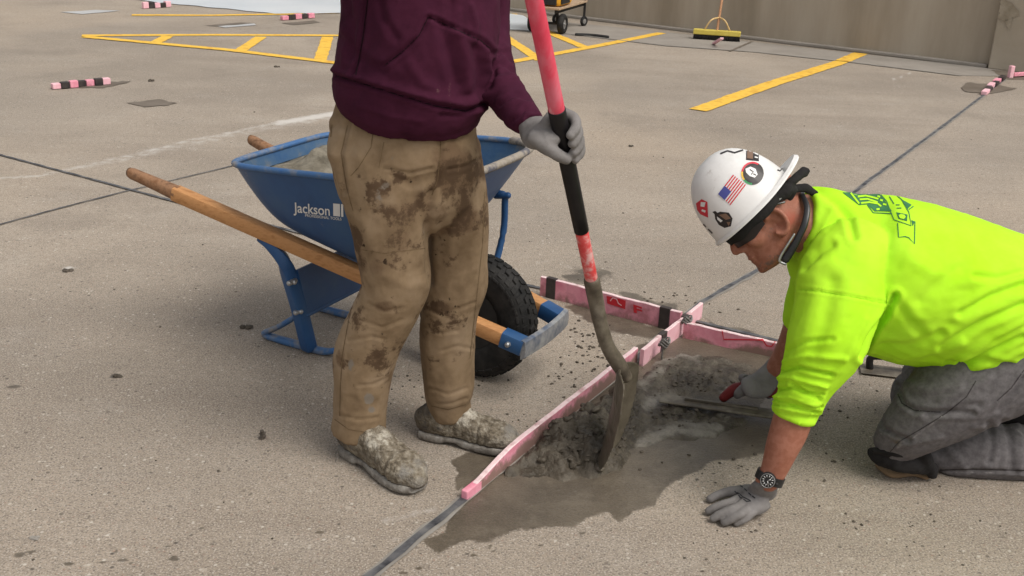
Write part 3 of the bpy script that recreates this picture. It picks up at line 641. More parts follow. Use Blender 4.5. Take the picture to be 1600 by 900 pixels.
def icos(mb, c, r, rr):
    t = 1.618; v = np.array([(-1, t, 0), (1, t, 0), (-1, -t, 0), (1, -t, 0), (0, -1, t), (0, 1, t), (0, -1, -t), (0, 1, -t), (t, 0, -1), (t, 0, 1), (-t, 0, -1), (-t, 0, 1)], float)/1.9
    f = [(0, 11, 5), (0, 5, 1), (0, 1, 7), (0, 7, 10), (0, 10, 11), (1, 5, 9), (5, 11, 4), (11, 10, 2), (10, 7, 6), (7, 1, 8), (3, 9, 4), (3, 4, 2), (3, 2, 6), (3, 6, 8), (3, 8, 9), (4, 9, 5), (2, 4, 11), (6, 2, 10), (8, 6, 7), (9, 8, 1)]
    v = v*np.array([rr.uniform(.7, 1.5), rr.uniform(.7, 1.5), rr.uniform(.4, .9)])*(1+np.array([[rr.uniform(-.25, .25)] for _ in v])); a = rr.uniform(0, 6.3)
    v = v@np.array([[math.cos(a), math.sin(a), 0], [-math.sin(a), math.cos(a), 0], [0, 0, 1]]); mb.add(c+v*r, f)
rr = random.Random(5); mb = MB()
for (u0, v0, su, sv, n, rmin, rmax) in [(935, 560, 45, 26, 90, .0025, .007), (900, 520, 40, 20, 30, .002, .006), (1090, 600, 55, 24, 90, .002, .007), (1075, 655, 62, 18, 80, .002, .007), (830, 660, 30, 30, 14, .002, .005), (880, 600, 50, 30, 26, .002, .005), (1060, 470, 70, 12, 34, .003, .006), (960, 700, 30, 20, 30, .003, .009), (640, 600, 60, 40, 24, .002, .005), (1290, 640, 60, 60, 30, .002, .006), (1330, 740, 80, 40, 16, .002, .005), (1120, 730, 70, 20, 22, .002, .006), (1320, 560, 50, 30, 20, .002, .005), (300, 480, 250, 120, 40, .0015, .004), (250, 760, 250, 90, 40, .0015, .0035), (1200, 850, 250, 40, 40, .0015, .004), (760, 560, 60, 50, 24, .002, .005), (800, 420, 200, 60, 30, .002, .005), (1450, 830, 120, 50, 30, .0015, .004), (1000, 250, 500, 60, 30, .003, .006)]:
    for _ in range(int(n*.65)):
        p = G(rr.gauss(u0, su*.6), rr.gauss(v0, sv*.6)); z = 0
        if .0 < p[0] < 1.0 and 2.44 < p[1] < 3.6: z = max(0, MH[np.argmin((MC[:, 0]-p[0])**2+(MC[:, 1]-p[1])**2)])
        r = rr.uniform(rmin, rmax); icos(mb, p+[0, 0, z+r*.25], r, rr)
tag(mb.build('mortar_crumbs', M['crumb'], base=np.zeros(3), smooth=False), 'scattered dark crumbs of mortar around the repair', 'crumbs', kind='stuff')
rr = random.Random(11); mb = MB()
for _ in range(150):
    u, v = rr.gauss(892, 46), rr.gauss(688, 30); p = G(u, v, .03)
    k = np.argmin((MC[:, 0]-p[0])**2+(MC[:, 1]-p[1])**2)
    if MH[k] < .012: continue
    r = rr.uniform(.005, .017); icos(mb, np.array([MC[k, 0], MC[k, 1], MH[k]+r*.05]), r, rr)
cl = mb.skin(.0028, 2); attr(cl, 'light', np.zeros(len(cl.vertices))); attr(cl, 'dark', np.full(len(cl.vertices), .30))
tag(link_mesh('mortar_lumps', cl, M['mortar']), 'rough lumps of dark wet mortar in the heap beside the shovel blade', 'mortar', kind='stuff')
for (u, v, r, m_, lab) in [(385, 513, .016, 'crumb', 'dark flat clod left of the barrow leg'), (411, 686, .011, 'chip', 'small upright grey concrete chip on the open deck left of the boots'), (106, 424, .016, 'chip', 'pale brown chip in a shallow pit at far left'), (986, 229, .013, 'crumb', 'dark chip on the deck right of the shovel grip'), (1368, 713, .009, 'crumb', 'round dark clod in front of the black knee pad'), (184, 588, .010, 'crumb', 'thin dark sliver on the deck at left'), (235, 127, .02, 'crumb', 'dark fleck beside the far left banded foam marker'), (433, 105, .018, 'crumb', 'dark fleck below the hatched yellow lines'), (1272, 662, .014, 'crumb', 'dark clod right of the neon sleeve cuff'), (52, 842, .007, 'sealedge', 'tiny cream stone chip at lower left corner')]:
    mb = MB(); c = G(u, v); rr2 = random.Random(u)
    for k in range(4): icos(mb, c+np.array([rr2.uniform(-r, r)*(.25 if u == 411 else 1), rr2.uniform(-r, r)*(.2 if u == 411 else .5), r*.3+(.007*k if u == 411 else 0)]), r*rr2.uniform(.5, .9), rr2)
    tag(mb.build('debris_chip', M[m_], smooth=False), lab, 'debris', 'loose chips on the deck')

# ---------------------------------------------------------------- wheelbarrow
BO = np.array([-.106, 3.152, 0]); BA = nrm((.889, -.458, 0)); BS = np.array([BA[1], -BA[0], 0])   # forward; side facing the photographer
def L(a, s, z): return BO+BA*a+BS*s+np.array([0, 0, z])
bar = empty('wheelbarrow', BO); tag(bar, 'blue contractor wheelbarrow with wooden handles standing behind the standing worker', 'wheelbarrow')
Zv = np.array([0, 0, 1.])
def hz(a): return .55-.2551*(a+1.154)
def hs(a): return .295-.121*(a+1.154)
for sg in (1, -1):
    aa = np.linspace(-.98, .19, 12); mb = MB(); C = np.array([L(a, sg*hs(a), hz(a)) for a in aa])
    mb.loft(C, np.full(12, .0235), np.full(12, 1.0), n=16, ref=Zv, ex=6, round_=False); h = mb.build('handle', M['wood'], bar, auto=35)
    ga = np.array([-1.154, -1.145, -1.10, -1.05, -1.00, -.97]); mb = MB()
    mb.loft(np.array([L(a, sg*hs(a), hz(a)+.001) for a in ga]), np.array([.016, .0185, .0195, .021, .0235, .0240]), n=18, ref=Zv, ex=2.4, round_=False); mb.build('grip', M['woodgrip'], h, auto=50)
    mb = MB(); mb.tube([L(-1.156, sg*hs(-1.154), hz(-1.154)+.001), L(-1.150, sg*hs(-1.154), hz(-1.154)+.001)], .0165, n=16, round_=False); mb.build('grip_end', M['woodend'], h)
def rrect(a0, a1, wr, wf, n=72, exr=7.0, exf=3.6):
    t = np.linspace(0, 2*np.pi, n, endpoint=False); ex = np.where(np.cos(t) > 0, exf, exr)
    x = np.sign(np.cos(t))*abs(np.cos(t))**(2/ex); y = np.sign(np.sin(t))*abs(np.sin(t))**(2/ex)
    k = (x+1)/2; return a0+(a1-a0)*k, y*(wr+(wf-wr)*k)
def traylevel(t, inset=0.0):
    q = t**.5
    a0 = -.645-.125*q; a1 = -.205+.28*t; wr = .195+.085*q; wf = .165+.185*t**.62
    a, s_ = rrect(a0+inset, a1-inset, wr-inset, wf-inset, exr=4.5+3*t)
    zb = np.array([hz(x)+.030 for x in a]); zt = .628+.075*(a+.77)/.85; z = zb+(zt-zb)*t
    return np.array([L(x, y, q_) for x, y, q_ in zip(a, s_, z)])
T_ = np.array([0, .004, .015, .04, .08, .14, .22, .33, .45, .6, .75, .9, 1]); out_r = [traylevel(.0)*.0+traylevel(0).mean(0)+(traylevel(0)-traylevel(0).mean(0))*k for k in (.3, .7, .93)]+[traylevel(t) for t in T_]
in_r = [traylevel(t, .004) for t in T_]+[traylevel(0).mean(0)+Zv*.004+(traylevel(0, .004)-traylevel(0).mean(0))*k for k in (.93, .7, .3)][:0]
mb = MB(); mb.rings(out_r, 'start'); ni = MB(); ni.rings(in_r, 'start')
tray = mb.build('tray', M['blue'], bar, auto=60); wv = wverts(tray)
U, V, _ = proj(wv); sc_ = np.zeros(len(wv))
for (u, v, r) in [(398, 290, 12), (528, 300, 14), (410, 282, 6), (385, 270, 10), (760, 275, 25), (800, 285, 20), (470, 285, 8), (440, 300, 7), (500, 350, 12), (420, 310, 8), (540, 380, 12)]: sc_ = np.maximum(sc_, np.exp(-((U-u)/r)**2-((V-v)/r)**2)*.42)
rd_ = random.Random(4)
for _ in range(26):
    u = rd_.uniform(375, 560); v0 = 276+rd_.uniform(-4, 10); ln = rd_.uniform(6, 45); k_ = np.exp(-(segdist(U, V, [(u, v0), (u+rd_.uniform(-3, 5), v0+ln)])/rd_.uniform(1.5, 3.5))**2)*rd_.uniform(.2, .46); sc_ = np.maximum(sc_, k_)
attr(tray, 'scuff', sc_); ni.build('tray_lining', M['bluein'], bar, auto=60)
mb = MB(); rr_ = traylevel(1.0)+Zv*.004; mb.rings([[p+nrm(p-rr_.mean(0))*math.cos(x)*.012+Zv*math.sin(x)*.010 for p in [rr_[i]] for x in np.linspace(0, 2*np.pi, 10, endpoint=False)] for i in range(len(rr_))], closed=True)
rim = mb.build('rim', M['rim'], bar)
k = [i for i in range(-12, 13)]; mb = MB(); mb.rings([[rr_[i % 72]+Zv*.001+nrm(rr_[i % 72]-rr_.mean(0))*math.cos(x)*.0145+Zv*math.sin(x)*.0125 for x in np.linspace(0, 2*np.pi, 10, endpoint=False)] for i in k]); mb.build('front_lip', M['rimdirty'], bar)
# load of concrete: lumpy surface inside the tray
mb = MB(); rs = []
for k in np.linspace(.02, .99, 26):
    q = traylevel(.74, .006); c0 = q.mean(0); r_ = c0+(q-c0)*k; nz = fbm(r_*8+3, 5); loc_a = (r_-BO)@BA; rr3 = r_.copy()
    rr3[:, 2] += (1-k**5)*(.030*nz+.060*np.clip(1-abs(loc_a+.50)/.24, 0, 1)**.8*np.clip(nz*.8+.75, .25, 1.3)-.03*np.clip((loc_a+.3)/.2, 0, 1)); rs.append(rr3)
mb.rings(rs[::-1]); ld = mb.build('wet_concrete', M['wetcrete']); tag(ld, 'tan wet concrete heaped inside the blue barrow tray', 'concrete', kind='stuff')
tb = bvh(tray)
wh = M['white']
logo = text_polys('Jackson', (460.5, 331), (55.5, 5.5), (-.8, -22), .012)
lo = decal(logo+[[(521, 317.5), (531.5, 318.2), (531.8, 338.0), (521.3, 336.8)], [(533.3, 318.4), (536.8, 318.6), (537.0, 338.6), (533.5, 338.2)]]+text_polys('PROFESSIONAL TOOLS', (477, 338), (57, 6.0), (0, -6), .01), tb, wh, 'logo', tray, off=.0015, res=6)
# stand: legs, runners, cross plate, braces
for sg in (1, -1):
    mb = MB(); pts = [L(-.665, sg*.240, hz(-.665)-.027), L(-.625, sg*.238, hz(-.625)-.033), L(-.585, sg*.232, hz(-.585)-.060), L(-.568, sg*.222, .29), L(-.555, sg*.195, .17), L(-.545, sg*.165, .022)]
    mb.tube(pts, [.010, .015, .020, .022, .022, .022], n=14, sub=5, ex=6); mb.build('stand_leg', M['blue'], bar)
    mb = MB(); mb.tube([L(-.572, sg*.188, .135), L(-.66, sg*.168, .072), L(-.745, sg*.15, .018), L(-.70, sg*.15, .012), L(-.60, sg*.15, .011), L(-.50, sg*.15, .012), L(-.45, sg*.15, .026)], [.011, .011, .013, .016, .017, .016, .013], n=10, sub=6, ratio=.75, ex=3.2); mb.build('runner', M['rim'], bar)
    mb = MB(); mb.tube([L(-.07, sg*.235, .535), L(-.045, sg*.24, .53), L(-.045, sg*.245, .50), L(-.05, sg*.25, .40), L(-.06, sg*.21, .27)], .0115, n=10, sub=5); mb.tube([L(-.075, sg*.235, .525), L(-.030, sg*.24, .532)], .011, n=8); mb.build('front_brace', M['blue'], bar)
mb = MB(); mb.add([L(-.545, .215, .31), L(-.545, -.215, .31), L(-.535, -.18, .145), L(-.535, .18, .145), L(-.539, .215, .31), L(-.539, -.215, .31), L(-.529, -.18, .145), L(-.529, .18, .145)], [(0, 1, 2, 3), (7, 6, 5, 4), (0, 4, 5, 1), (1, 5, 6, 2), (2, 6, 7, 3), (3, 7, 4, 0)])
mb.tube([L(-.534, .182, .145), L(-.534, -.182, .145)], .008, n=8); mb.build('cross_plate', M['blue'], bar, smooth=False)
for z_, s_ in ((.275, .222), (.165, .196)):
    mb = MB(); mb.tube([L(-.558, s_+.012, z_), L(-.535, s_+.014, z_)], .008, n=10); mb.tube([L(-.545, s_, z_), L(-.545, s_+.030, z_)], .009, n=8); mb.build('bolt', M['steel'], bar)
# nose guard
for sg in (1, -1):
    mb = MB(); mb.loft(np.array([L(a, sg*hs(a), hz(a)) for a in (.165, .20, .232)]), np.full(3, .0262), n=16, ref=Zv, ex=7, round_=False); g = mb.build('nose_bracket', M['blue'], bar, auto=35)
    mb = MB(); mb.tube([L(.195, sg*(hs(.195)+.024), hz(.195)), L(.195, sg*(hs(.195)+.033), hz(.195))], .0085, n=10); mb.build('bolt', M['steel'], g)
mb = MB(); pr = []
for (da, dzv) in ((.0, .028), (.010, .024), (.013, 0), (.010, -.026), (.0, -.034), (-.004, -.034), (-.004, .028)):
    pr.append((da, dzv))
rs = [[L(.235+da+.012*(1-(s_/.16)**2), s_, hz(.235)+dz_) for da, dz_ in pr] for s_ in np.linspace(-.150, .150, 15)]
mb.rings(rs); mb.build('wheel_guard', M['bluesteel'], bar, auto=40)
# wheel
wc = L(0, 0, .203); hub = MB()
hub.tube([wc-BS*.045, wc-BS*.03, wc+BS*.03, wc+BS*.045], [.098, .085, .085, .098], n=28, round_=False); hub.tube([wc-BS*.12, wc+BS*.12], .012, n=10); hub.tube([wc-BS*.055, wc+BS*.055], .03, n=14)
wl = hub.build('wheel', M['darkmetal'], bar, auto=40)
prof = [(.098, .044), (.115, .050), (.140, .054), (.165, .053), (.183, .047), (.194, .034), (.199, .017), (.200, 0)]; prof = prof+[(r, -w_) for r, w_ in prof[::-1][1:]]
ty = MB(); NS = 64; ty.rings([[wc+(BA*math.cos(t)+Zv*math.sin(t))*r+BS*w_ for r, w_ in prof] for t in np.linspace(0, 2*np.pi, NS, endpoint=False)], closed=True)
tyre = ty.build('tyre', M['rubber'], wl)
lg = MB()
for i in range(38):
    for row, (w_, r, tw, tr) in enumerate([(.013, .1985, .011, .0085), (-.013, .1985, .011, .0085), (.036, .188, .009, .010), (-.036, .188, .009, .010), (.049, .171, .004, .011), (-.049, .171, .004, .011)]):
        t = 2*math.pi*(i+.5*(row % 2)+.25*(row > 1))/38; e = BA*math.cos(t)+Zv*math.sin(t); tg = -BA*math.sin(t)+Zv*math.cos(t)
        sl_ = {0: 0, 1: 0, 2: .6, 3: -.6, 4: 1.25, 5: -1.25}[row]; no = e*math.cos(sl_)+BS*math.sin(sl_); ta = -e*math.sin(sl_)+BS*math.cos(sl_)
        sk = .35 if row % 2 else -.35
        lg.box(wc+e*r+BS*w_, ta*tw+tg*sk*tw, tg*tr, no*.0055)
lug = lg.build('tread', M['rubber'], wl, smooth=False, bevel=.0015)

# ---------------------------------------------------------------- people: shared pieces
def boot(parent, o, X, Zb=(0, 0, 1), sc_=1.0, shaft=True):
    X = nrm(X); Zb = np.asarray(Zb, float); Yb = np.cross(Zb, X); T = lambda x, y, z: np.asarray(o)+(X*x+Yb*y+Zb*z)*sc_
    row = np.array([(.004, .030, .058, .040), (.03, .037, .064, .052), (.075, .040, .072, .060), (.12, .042, .068, .054), (.165, .047, .058, .046), (.21, .0525, .053, .041), (.25, .0525, .049, .038), (.28, .046, .046, .033), (.301, .030, .041, .024)])
    mb = MB(); A_ = crom(row, 3); mb.loft(np.array([T(x, .006*math.sin(x*9), z) for x, w_, z, h in A_]), A_[:, 1]*sc_, A_[:, 3]/A_[:, 1], n=24, ref=Zb, ex=2.5)
    if shaft: mb.tube([T(.075, 0, .06), T(.078, 0, .10), T(.085, 0, .13)], np.array([.044, .042, .040])*sc_, n=20, sub=3, ref=X)
    me = mb.skin(.0042, 5); c, q = coords(me); lo = (c-np.asarray(o))@X/sc_
    cr_ = 1-abs(fbm(c*[60, 60, 45], 3))*1.8; dd = .0022*fbm(c*28, 4)+.0022*np.clip(cr_, -.6, 1)*(.35+.65*np.exp(-((lo-.15)/.07)**2))+.0010*fbm(c*150, 2)
    for x_l in (.112, .132, .152, .172): dd += .0034*np.exp(-((lo-x_l)/.004)**2)*np.exp(-(((c-np.asarray(o))@Yb)/.03)**2)
    dd -= .0035*np.exp(-((lo-.195-.02*np.sin(c[:, 0]*40))/.006)**2)+.003*np.exp(-((lo-.222)/.005)**2)
    dd += .003*np.exp(-((lo-.238)/.004)**2)
    setco(me, c+q*dd[:, None]); hz_b = (c-np.asarray(o))@Zb/sc_; attr(me, 'toe', np.clip((lo-.225)/.05, 0, 1)*.45); attr(me, 'cake', np.exp(-((lo-.155)/.055)**2)*np.clip((hz_b-.05)/.04, 0, 1)*.5); attr(me, 'leather', np.maximum(np.clip((.085-lo)/.05, 0, 1)*.48, .5*np.exp(-((hz_b-.06)/.018)**2)*(lo < .2)*.85)); attr(me, 'welt', np.maximum(np.exp(-((hz_b-.030)/.006)**2)*.6, np.exp(-((lo-.222)/.003)**2)*.45*(hz_b > .03))); b_ = link_mesh('boot', me, M['boot'], parent)
    sp = np.array([(-.001, .028, .014, .014), (.02, .038, .015, .015), (.07, .0415, .015, .015), (.085, .041, .019, .011), (.12, .041, .021, .0095), (.15, .046, .017, .014), (.2, .0535, .016, .0150), (.25, .0535, .017, .0150), (.285, .045, .019, .0145), (.303, .028, .022, .0135)])
    A_ = crom(sp, 3); mb = MB(); mb.loft(np.array([T(x, .006*math.sin(x*9), z) for x, w_, z, h in A_]), A_[:, 1]*sc_, A_[:, 3]/A_[:, 1], n=24, ref=Zb, ex=4, round_=False)
    mb.build('sole', M['sole'], b_, auto=50); return b_
def glove(parent, lofts, print_=None, voxel=.0032, name='glove'):
    """lofts: list of (points, radii, flatness, ref)"""
    mb = MB()
    for pts, r, fl, ref in lofts: mb.tube(pts, r, n=16, sub=4, ratio=fl, ref=ref)
    me = mb.skin(voxel, 3); c, q = coords(me); setco(me, c+q*(.0009*fbm(c*70, 3))[:, None])
    k = np.clip(fbm(c*22, 3)*.5, 0, .5); attr(me, 'dirt', k*.75); return link_mesh(name, me, M['glove'], parent)
HEADR = [(-.108, .022, .082, .028), (-.098, .008, .093, .040), (-.080, -.02, .097, .051), (-.058, -.052, .094, .058), (-.035, -.074, .094, .064), (-.008, -.086, .093, .069), (.018, -.092, .092, .072), (.038, -.096, .090, .0735), (.060, -.099, .099, .075), (.092, -.099, .095, .075), (.122, -.086, .078, .066), (.142, -.058, .05, .048)]
def head(mb, o, F, S, Uv, k=1.0):
    T = lambda x, y, z: np.asarray(o)+(F*x+S*y+Uv*z)*k
    rs = []
    for z, xb, xf, w_ in crom(np.array([(z if z > -.02 else -.02+(z+.02)*.80, a_, b_, d_) for z, a_, b_, d_ in HEADR]), 3):
        a = np.linspace(0, 2*np.pi, 28, endpoint=False); x = (xb+xf)/2+np.cos(a)*(xf-xb)/2; wd = w_*(1-.16*np.clip(np.cos(a), 0, 1)**2)
        rs.append([T(x_, math.sin(t)*w2*abs(math.sin(t))**-.10 if abs(math.sin(t)) > 1e-6 else 0, z) for x_, t, w2 in zip(x, a, wd)])
    mb.rings(rs)
    mb.tube([T(.082, 0, .050), T(.096, 0, .026), T(.110, 0, .003), T(.114, 0, -.008)], np.array([.012, .0125, .0125, .0115])*k, n=12, sub=3); mb.ell(T(.088, 0, .014), [F*.024*k, S*.019*k, Uv*.034*k]); mb.ell(T(.090, 0, -.028), [F*.010*k, S*.022*k, Uv*.014*k])
    for y in (-.011, .011): mb.ell(T(.101, y, -.012), [F*.012*k, S*.008*k, Uv*.008*k])
    mb.ell(T(.095, 0, -.042), [F*.008*k, S*.024*k, Uv*.006*k]); mb.ell(T(.0925, 0, -.053), [F*.008*k, S*.021*k, Uv*.0065*k]); mb.ell(T(.086, 0, -.078), [F*.014*k, S*.02*k, Uv*.013*k])
    for y in (-1, 1):
        mb.ell(T(.080, y*.034, .058), [F*.020*k, S*.026*k, Uv*.009*k])
        mb.ell(T(.052, y*.044, -.004), [F*.036*k, S*.018*k, Uv*.026*k])
        e = [T(.006+.020*math.cos(t), y*(.078+.008*math.cos(t)*-1), .000+.033*math.sin(t)) for t in np.linspace(.6, 5.6, 12)]
        mb.tube(e, np.linspace(.0062, .0070, 12)*k, n=8); mb.ell(T(.004, y*.073, -.004), [F*.014*k, S*.006*k, Uv*.026*k]); mb.ell(T(.010, y*.073, -.032), [F*.009*k, S*.006*k, Uv*.009*k])
    return T

# ---------------------------------------------------------------- standing worker
stand = empty('person', (-.22, 2.62, 0))
tag(stand, 'standing worker in maroon hooded sweatshirt and muddy tan trousers holding a shovel', 'person')
RL = [(595, 235, 84, 2.57, .80), (603, 300, 70, 2.555, .92), (610, 350, 61, 2.55, 1.0), (614, 400, 55.5, 2.55, 1.05), (619, 440, 53, 2.55, 1.08), (610, 470, 50, 2.56, 1.1), (592, 505, 49.5, 2.57, 1.1), (577, 535, 48.5, 2.58, 1.1), (569, 565, 47, 2.585, 1.1), (564, 605, 43.5, 2.59, 1.12), (561, 645, 42, 2.595, 1.12), (560, 672, 41.5, 2.60, 1.12)]
LLg = [(690, 240, 62, 2.64, .9), (708, 300, 52, 2.65, 1.0), (716, 350, 48, 2.66, 1.05), (715, 400, 46.5, 2.67, 1.08), (714, 440, 46.5, 2.675, 1.1), (705, 472, 45, 2.68, 1.1), (700, 510, 43.5, 2.69, 1.1), (699, 555, 42, 2.70, 1.1), (701, 600, 40.5, 2.71, 1.12), (700, 622, 36, 2.715, 1.12), (704, 643, 33, 2.72, 1.12)]
PV = [(632, 120, 92, 2.61, .72), (632, 150, 99, 2.61, .74), (631, 180, 107, 2.61, .77), (631, 205, 112, 2.61, .80), (633, 245, 116, 2.61, .80), (640, 285, 112, 2.605, .70)]
mb = MB(); mb.limb(PV, n=36); mb.limb(RL, round_=(True, False)); mb.limb(LLg, round_=(True, False))
me = mb.skin(.0055, 4)
S_ = []
def fold(pl, wd=5, amp=-.004): S_.append((pl, wd, amp))
fold([(672, 300), (668, 340), (668, 400), (672, 440)], 6, -.007); fold([(688, 205), (688, 250), (682, 290), (672, 312)], 3.5, -.004)
for pl in ([(600, 262), (640, 270), (676, 262)], [(700, 264), (725, 260), (752, 246)], [(575, 474), (600, 486), (630, 482)], [(562, 500), (598, 512), (628, 500)], [(545, 532), (580, 526), (600, 530)],
           [(660, 480), (692, 492), (742, 472)], [(664, 510), (690, 520), (716, 516)], [(690, 548), (715, 540), (736, 544)], [(560, 602), (585, 600), (604, 588)], [(528, 648), (560, 656), (590, 652)], [(672, 606), (700, 616), (730, 606)], [(684, 632), (706, 630), (728, 622)]):
    fold(pl, 2.4, -.0036 if pl[0][1] < 300 else -.0022)
for pl in ([(540, 330), (570, 350), (580, 390)], [(640, 320), (655, 360), (650, 410)], [(690, 320), (705, 360), (700, 420)], [(745, 330), (752, 370), (742, 420)], [(600, 430), (640, 450), (660, 440)], [(528, 560), (540, 600), (536, 640)], [(595, 540), (600, 580), (590, 620)], [(668, 540), (676, 580), (672, 610)], [(722, 500), (728, 540), (732, 580)], [(560, 240), (580, 280), (575, 320)], [(610, 280), (640, 300), (664, 296)]):
    S_.append((pl, 7, .0026))
for pl in ([(562, 488), (600, 496), (640, 486)], [(668, 500), (700, 504), (738, 492)], [(540, 614), (566, 622), (603, 610)], [(672, 624), (700, 624), (730, 616)]):
    S_.append((pl, 4, .0008))
fold([(546, 190), (532, 240), (540, 300)], 4, -.006); S_.append(([(520, 190), (516, 215), (520, 240)], 10, .010))
sculpt(me, S_, [((7, 7, 6), .004, False), ((15, 15, 8), .0013, True), ((26, 26, 16), .0011, False), ((55, 55, 40), .0007, True)])
c, q = coords(me); U, V, _ = proj(c)
mud = np.clip(fbm(c*7, 4)*.5+.06+.10*np.clip((c[:, 2]-.45)/.2, 0, 1)*np.clip((.85-c[:, 2])/.1, 0, 1), 0, .55); grey = np.clip(fbm(c*8+40, 3)*.35-.12, 0, .4); spot = np.zeros(len(c))
for (u, v, a, b_, k_) in [(640, 330, 30, 40, .42), (620, 370, 40, 50, .38), (590, 300, 30, 22, .40), (600, 410, 40, 40, .35), (590, 560, 22, 24, .45), (700, 400, 34, 40, .30), (690, 480, 30, 14, .5), (560, 500, 20, 30, .3), (700, 360, 40, 30, .3), (640, 280, 36, 14, .35), (720, 560, 20, 40, .25), (555, 440, 10, 40, .4), (545, 640, 16, 26, .35), (600, 480, 30, 14, .4)]: mud = np.maximum(mud, np.exp(-((U-u)/a)**2-((V-v)/b_)**2)*k_)
for (u, v, a, b_, k_) in [(577, 622, 10, 12, .62), (580, 640, 8, 10, .5), (600, 290, 24, 14, .4), (590, 310, 14, 30, .4), (660, 300, 10, 40, .25), (610, 250, 16, 10, .35), (640, 425, 20, 12, .3), (548, 570, 8, 14, .5), (660, 365, 8, 20, .4)]: grey = np.maximum(grey, np.exp(-((U-u)/a)**2-((V-v)/b_)**2)*k_)
rr = random.Random(3)
for _ in range(120):
    u, v = rr.choice([(rr.uniform(535, 665), rr.uniform(270, 480)), (rr.uniform(675, 755), rr.uniform(280, 500)), (rr.uniform(530, 610), rr.uniform(500, 670))]); r = rr.uniform(2, 5.5)
    spot = np.maximum(spot, np.exp(-((U-u)/r)**2-((V-v)/r/rr.uniform(.6, 1.6))**2)*rr.uniform(.25, .55))
for (u, v, a, b_, k_) in [(602, 409, 5, 7, .7), (568, 383, 4, 3, .7), (702, 488, 22, 3.5, .6), (690, 493, 9, 4, .6), (672, 320, 6, 30, .3)]: spot = np.maximum(spot, np.exp(-((U-u)/a)**2-((V-v)/b_)**2)*k_)
attr(me, 'smear', np.clip(mud*.72+fbm(c*18+7, 3)*.2+.13*(c[:, 2] > .28)*(c[:, 2] < .85)+.09, 0, .6)); attr(me, 'mud', mud*1.5); attr(me, 'grey', grey*1.35); attr(me, 'spot', spot*1.05)
trousers = link_mesh('trousers', me, M['tan'], stand); tt = bvh(trousers)
for s in ([(689, 204), (688, 240), (684, 280), (675, 305)], [(543, 196), (533, 240), (541, 290), (552, 330)], [(585, 192), (580, 230), (560, 262), (548, 275)]): decal(stroke_poly(s, 1.5), tt, M['tanseam'], 'trouser_seam', trousers, off=.0006)
for s in ([(545, 500), (536, 550), (532, 600), (531, 650)], [(523, 655), (545, 671), (570, 675), (599, 670)], [(674, 634), (700, 640), (728, 632)], [(757, 300), (754, 380), (744, 470), (734, 560)], [(566, 390), (600, 396), (664, 388)], [(519, 195), (517, 214)], [(600, 222), (592, 262)]): decal(stroke_poly(s, 1.2), tt, M['tanseam'], 'trouser_seam', trousers, off=.0006)
# hooded sweatshirt
TO = [(652, -150, 90, 2.63, .7), (655, -105, 122, 2.63, .72), (658, -60, 124, 2.62, .78), (658, 0, 122, 2.61, .82), (657, 50, 122, 2.60, .86), (650, 90, 121, 2.60, .9), (645, 120, 119.5, 2.60, .92), (642, 146, 121, 2.60, .92), (641, 158, 115, 2.605, .90), (640, 167, 113, 2.61, .88)]
ARL = [(742, -118, 44, 2.70, 1), (757, -40, 38, 2.75, 1), (757, 30, 36, 2.75, 1), (761, 78, 35, 2.70, 1), (776, 120, 32, 2.62, 1), (794, 154, 28, 2.54, 1), (812, 178, 25, 2.47, 1), (827, 191, 22, 2.42, 1), (833, 196, 20, 2.40, 1)]
ARR = [(580, -128, 46, 2.56, 1), (590, -90, 44, 2.42, 1), (640, -72, 40, 2.30, 1), (705, -74, 36, 2.24, 1), (760, -82, 31, 2.18, 1), (792, -88, 25, 2.15, 1)]
mb = MB(); mb.limb(TO, n=44, round_=(True, False)); mb.limb(ARL, round_=(True, False)); mb.limb(ARR, round_=(True, False)); me = mb.skin(.0058, 4)
S_ = []
fold([(525, 118), (560, 128), (620, 146), (680, 164), (728, 172), (762, 160)], 4, -.009)
S_.append(([(524, 108), (580, 128), (650, 148), (720, 162), (762, 148)], 9, .010))
for pl, wd, am in [([(669, 28), (655, 55), (630, 80), (600, 102)], 4, -.006), ([(672, 28), (710, 45), (752, 64), (768, 80)], 4, -.006), ([(575, -10), (566, 60), (555, 118)], 3.5, -.006), ([(540, 60), (560, 90), (600, 112)], 9, -.004), ([(690, 40), (700, 80), (712, 130)], 10, -.006), ([(715, 50), (726, 90), (730, 140)], 9, .006), ([(740, 70), (748, 110), (750, 160)], 8, -.006), ([(610, 20), (600, 60), (580, 100)], 12, .005), ([(700, -20), (705, 10), (700, 40)], 10, -.005), ([(765, 85), (790, 82), (800, 95)], 5, -.007), ([(770, 105), (790, 100), (806, 115)], 5, -.006), ([(775, 128), (800, 122), (815, 138)], 6, .006), ([(782, 165), (806, 150), (826, 158)], 4, -.005), ([(800, 190), (820, 170), (838, 172)], 4, -.005), ([(640, 100), (660, 130), (700, 150)], 10, .006), ([(530, 20), (545, 60), (540, 100)], 8, .005), ([(762, 140), (772, 120), (770, 95)], 6, -.008), ([(545, -10), (552, 40), (548, 90)], 7, -.005), ([(590, -10), (600, 30), (620, 60)], 7, -.004), ([(735, 10), (742, 40), (738, 66)], 6, .006), ([(560, 165), (610, 182), (660, 190)], 5, .003), ([(690, 180), (720, 180), (748, 166)], 5, -.003)]: S_.append((pl, wd, am))
S_ = [(p_, w_*.8, a_*1.15) for p_, w_, a_ in S_]
sculpt(me, S_, [((6, 6, 8), .005, False), ((15, 15, 9), .0022, True), ((34, 34, 30), .0008, True)])
c, q = coords(me); U, V, _ = proj(c); dk = np.zeros(len(c))
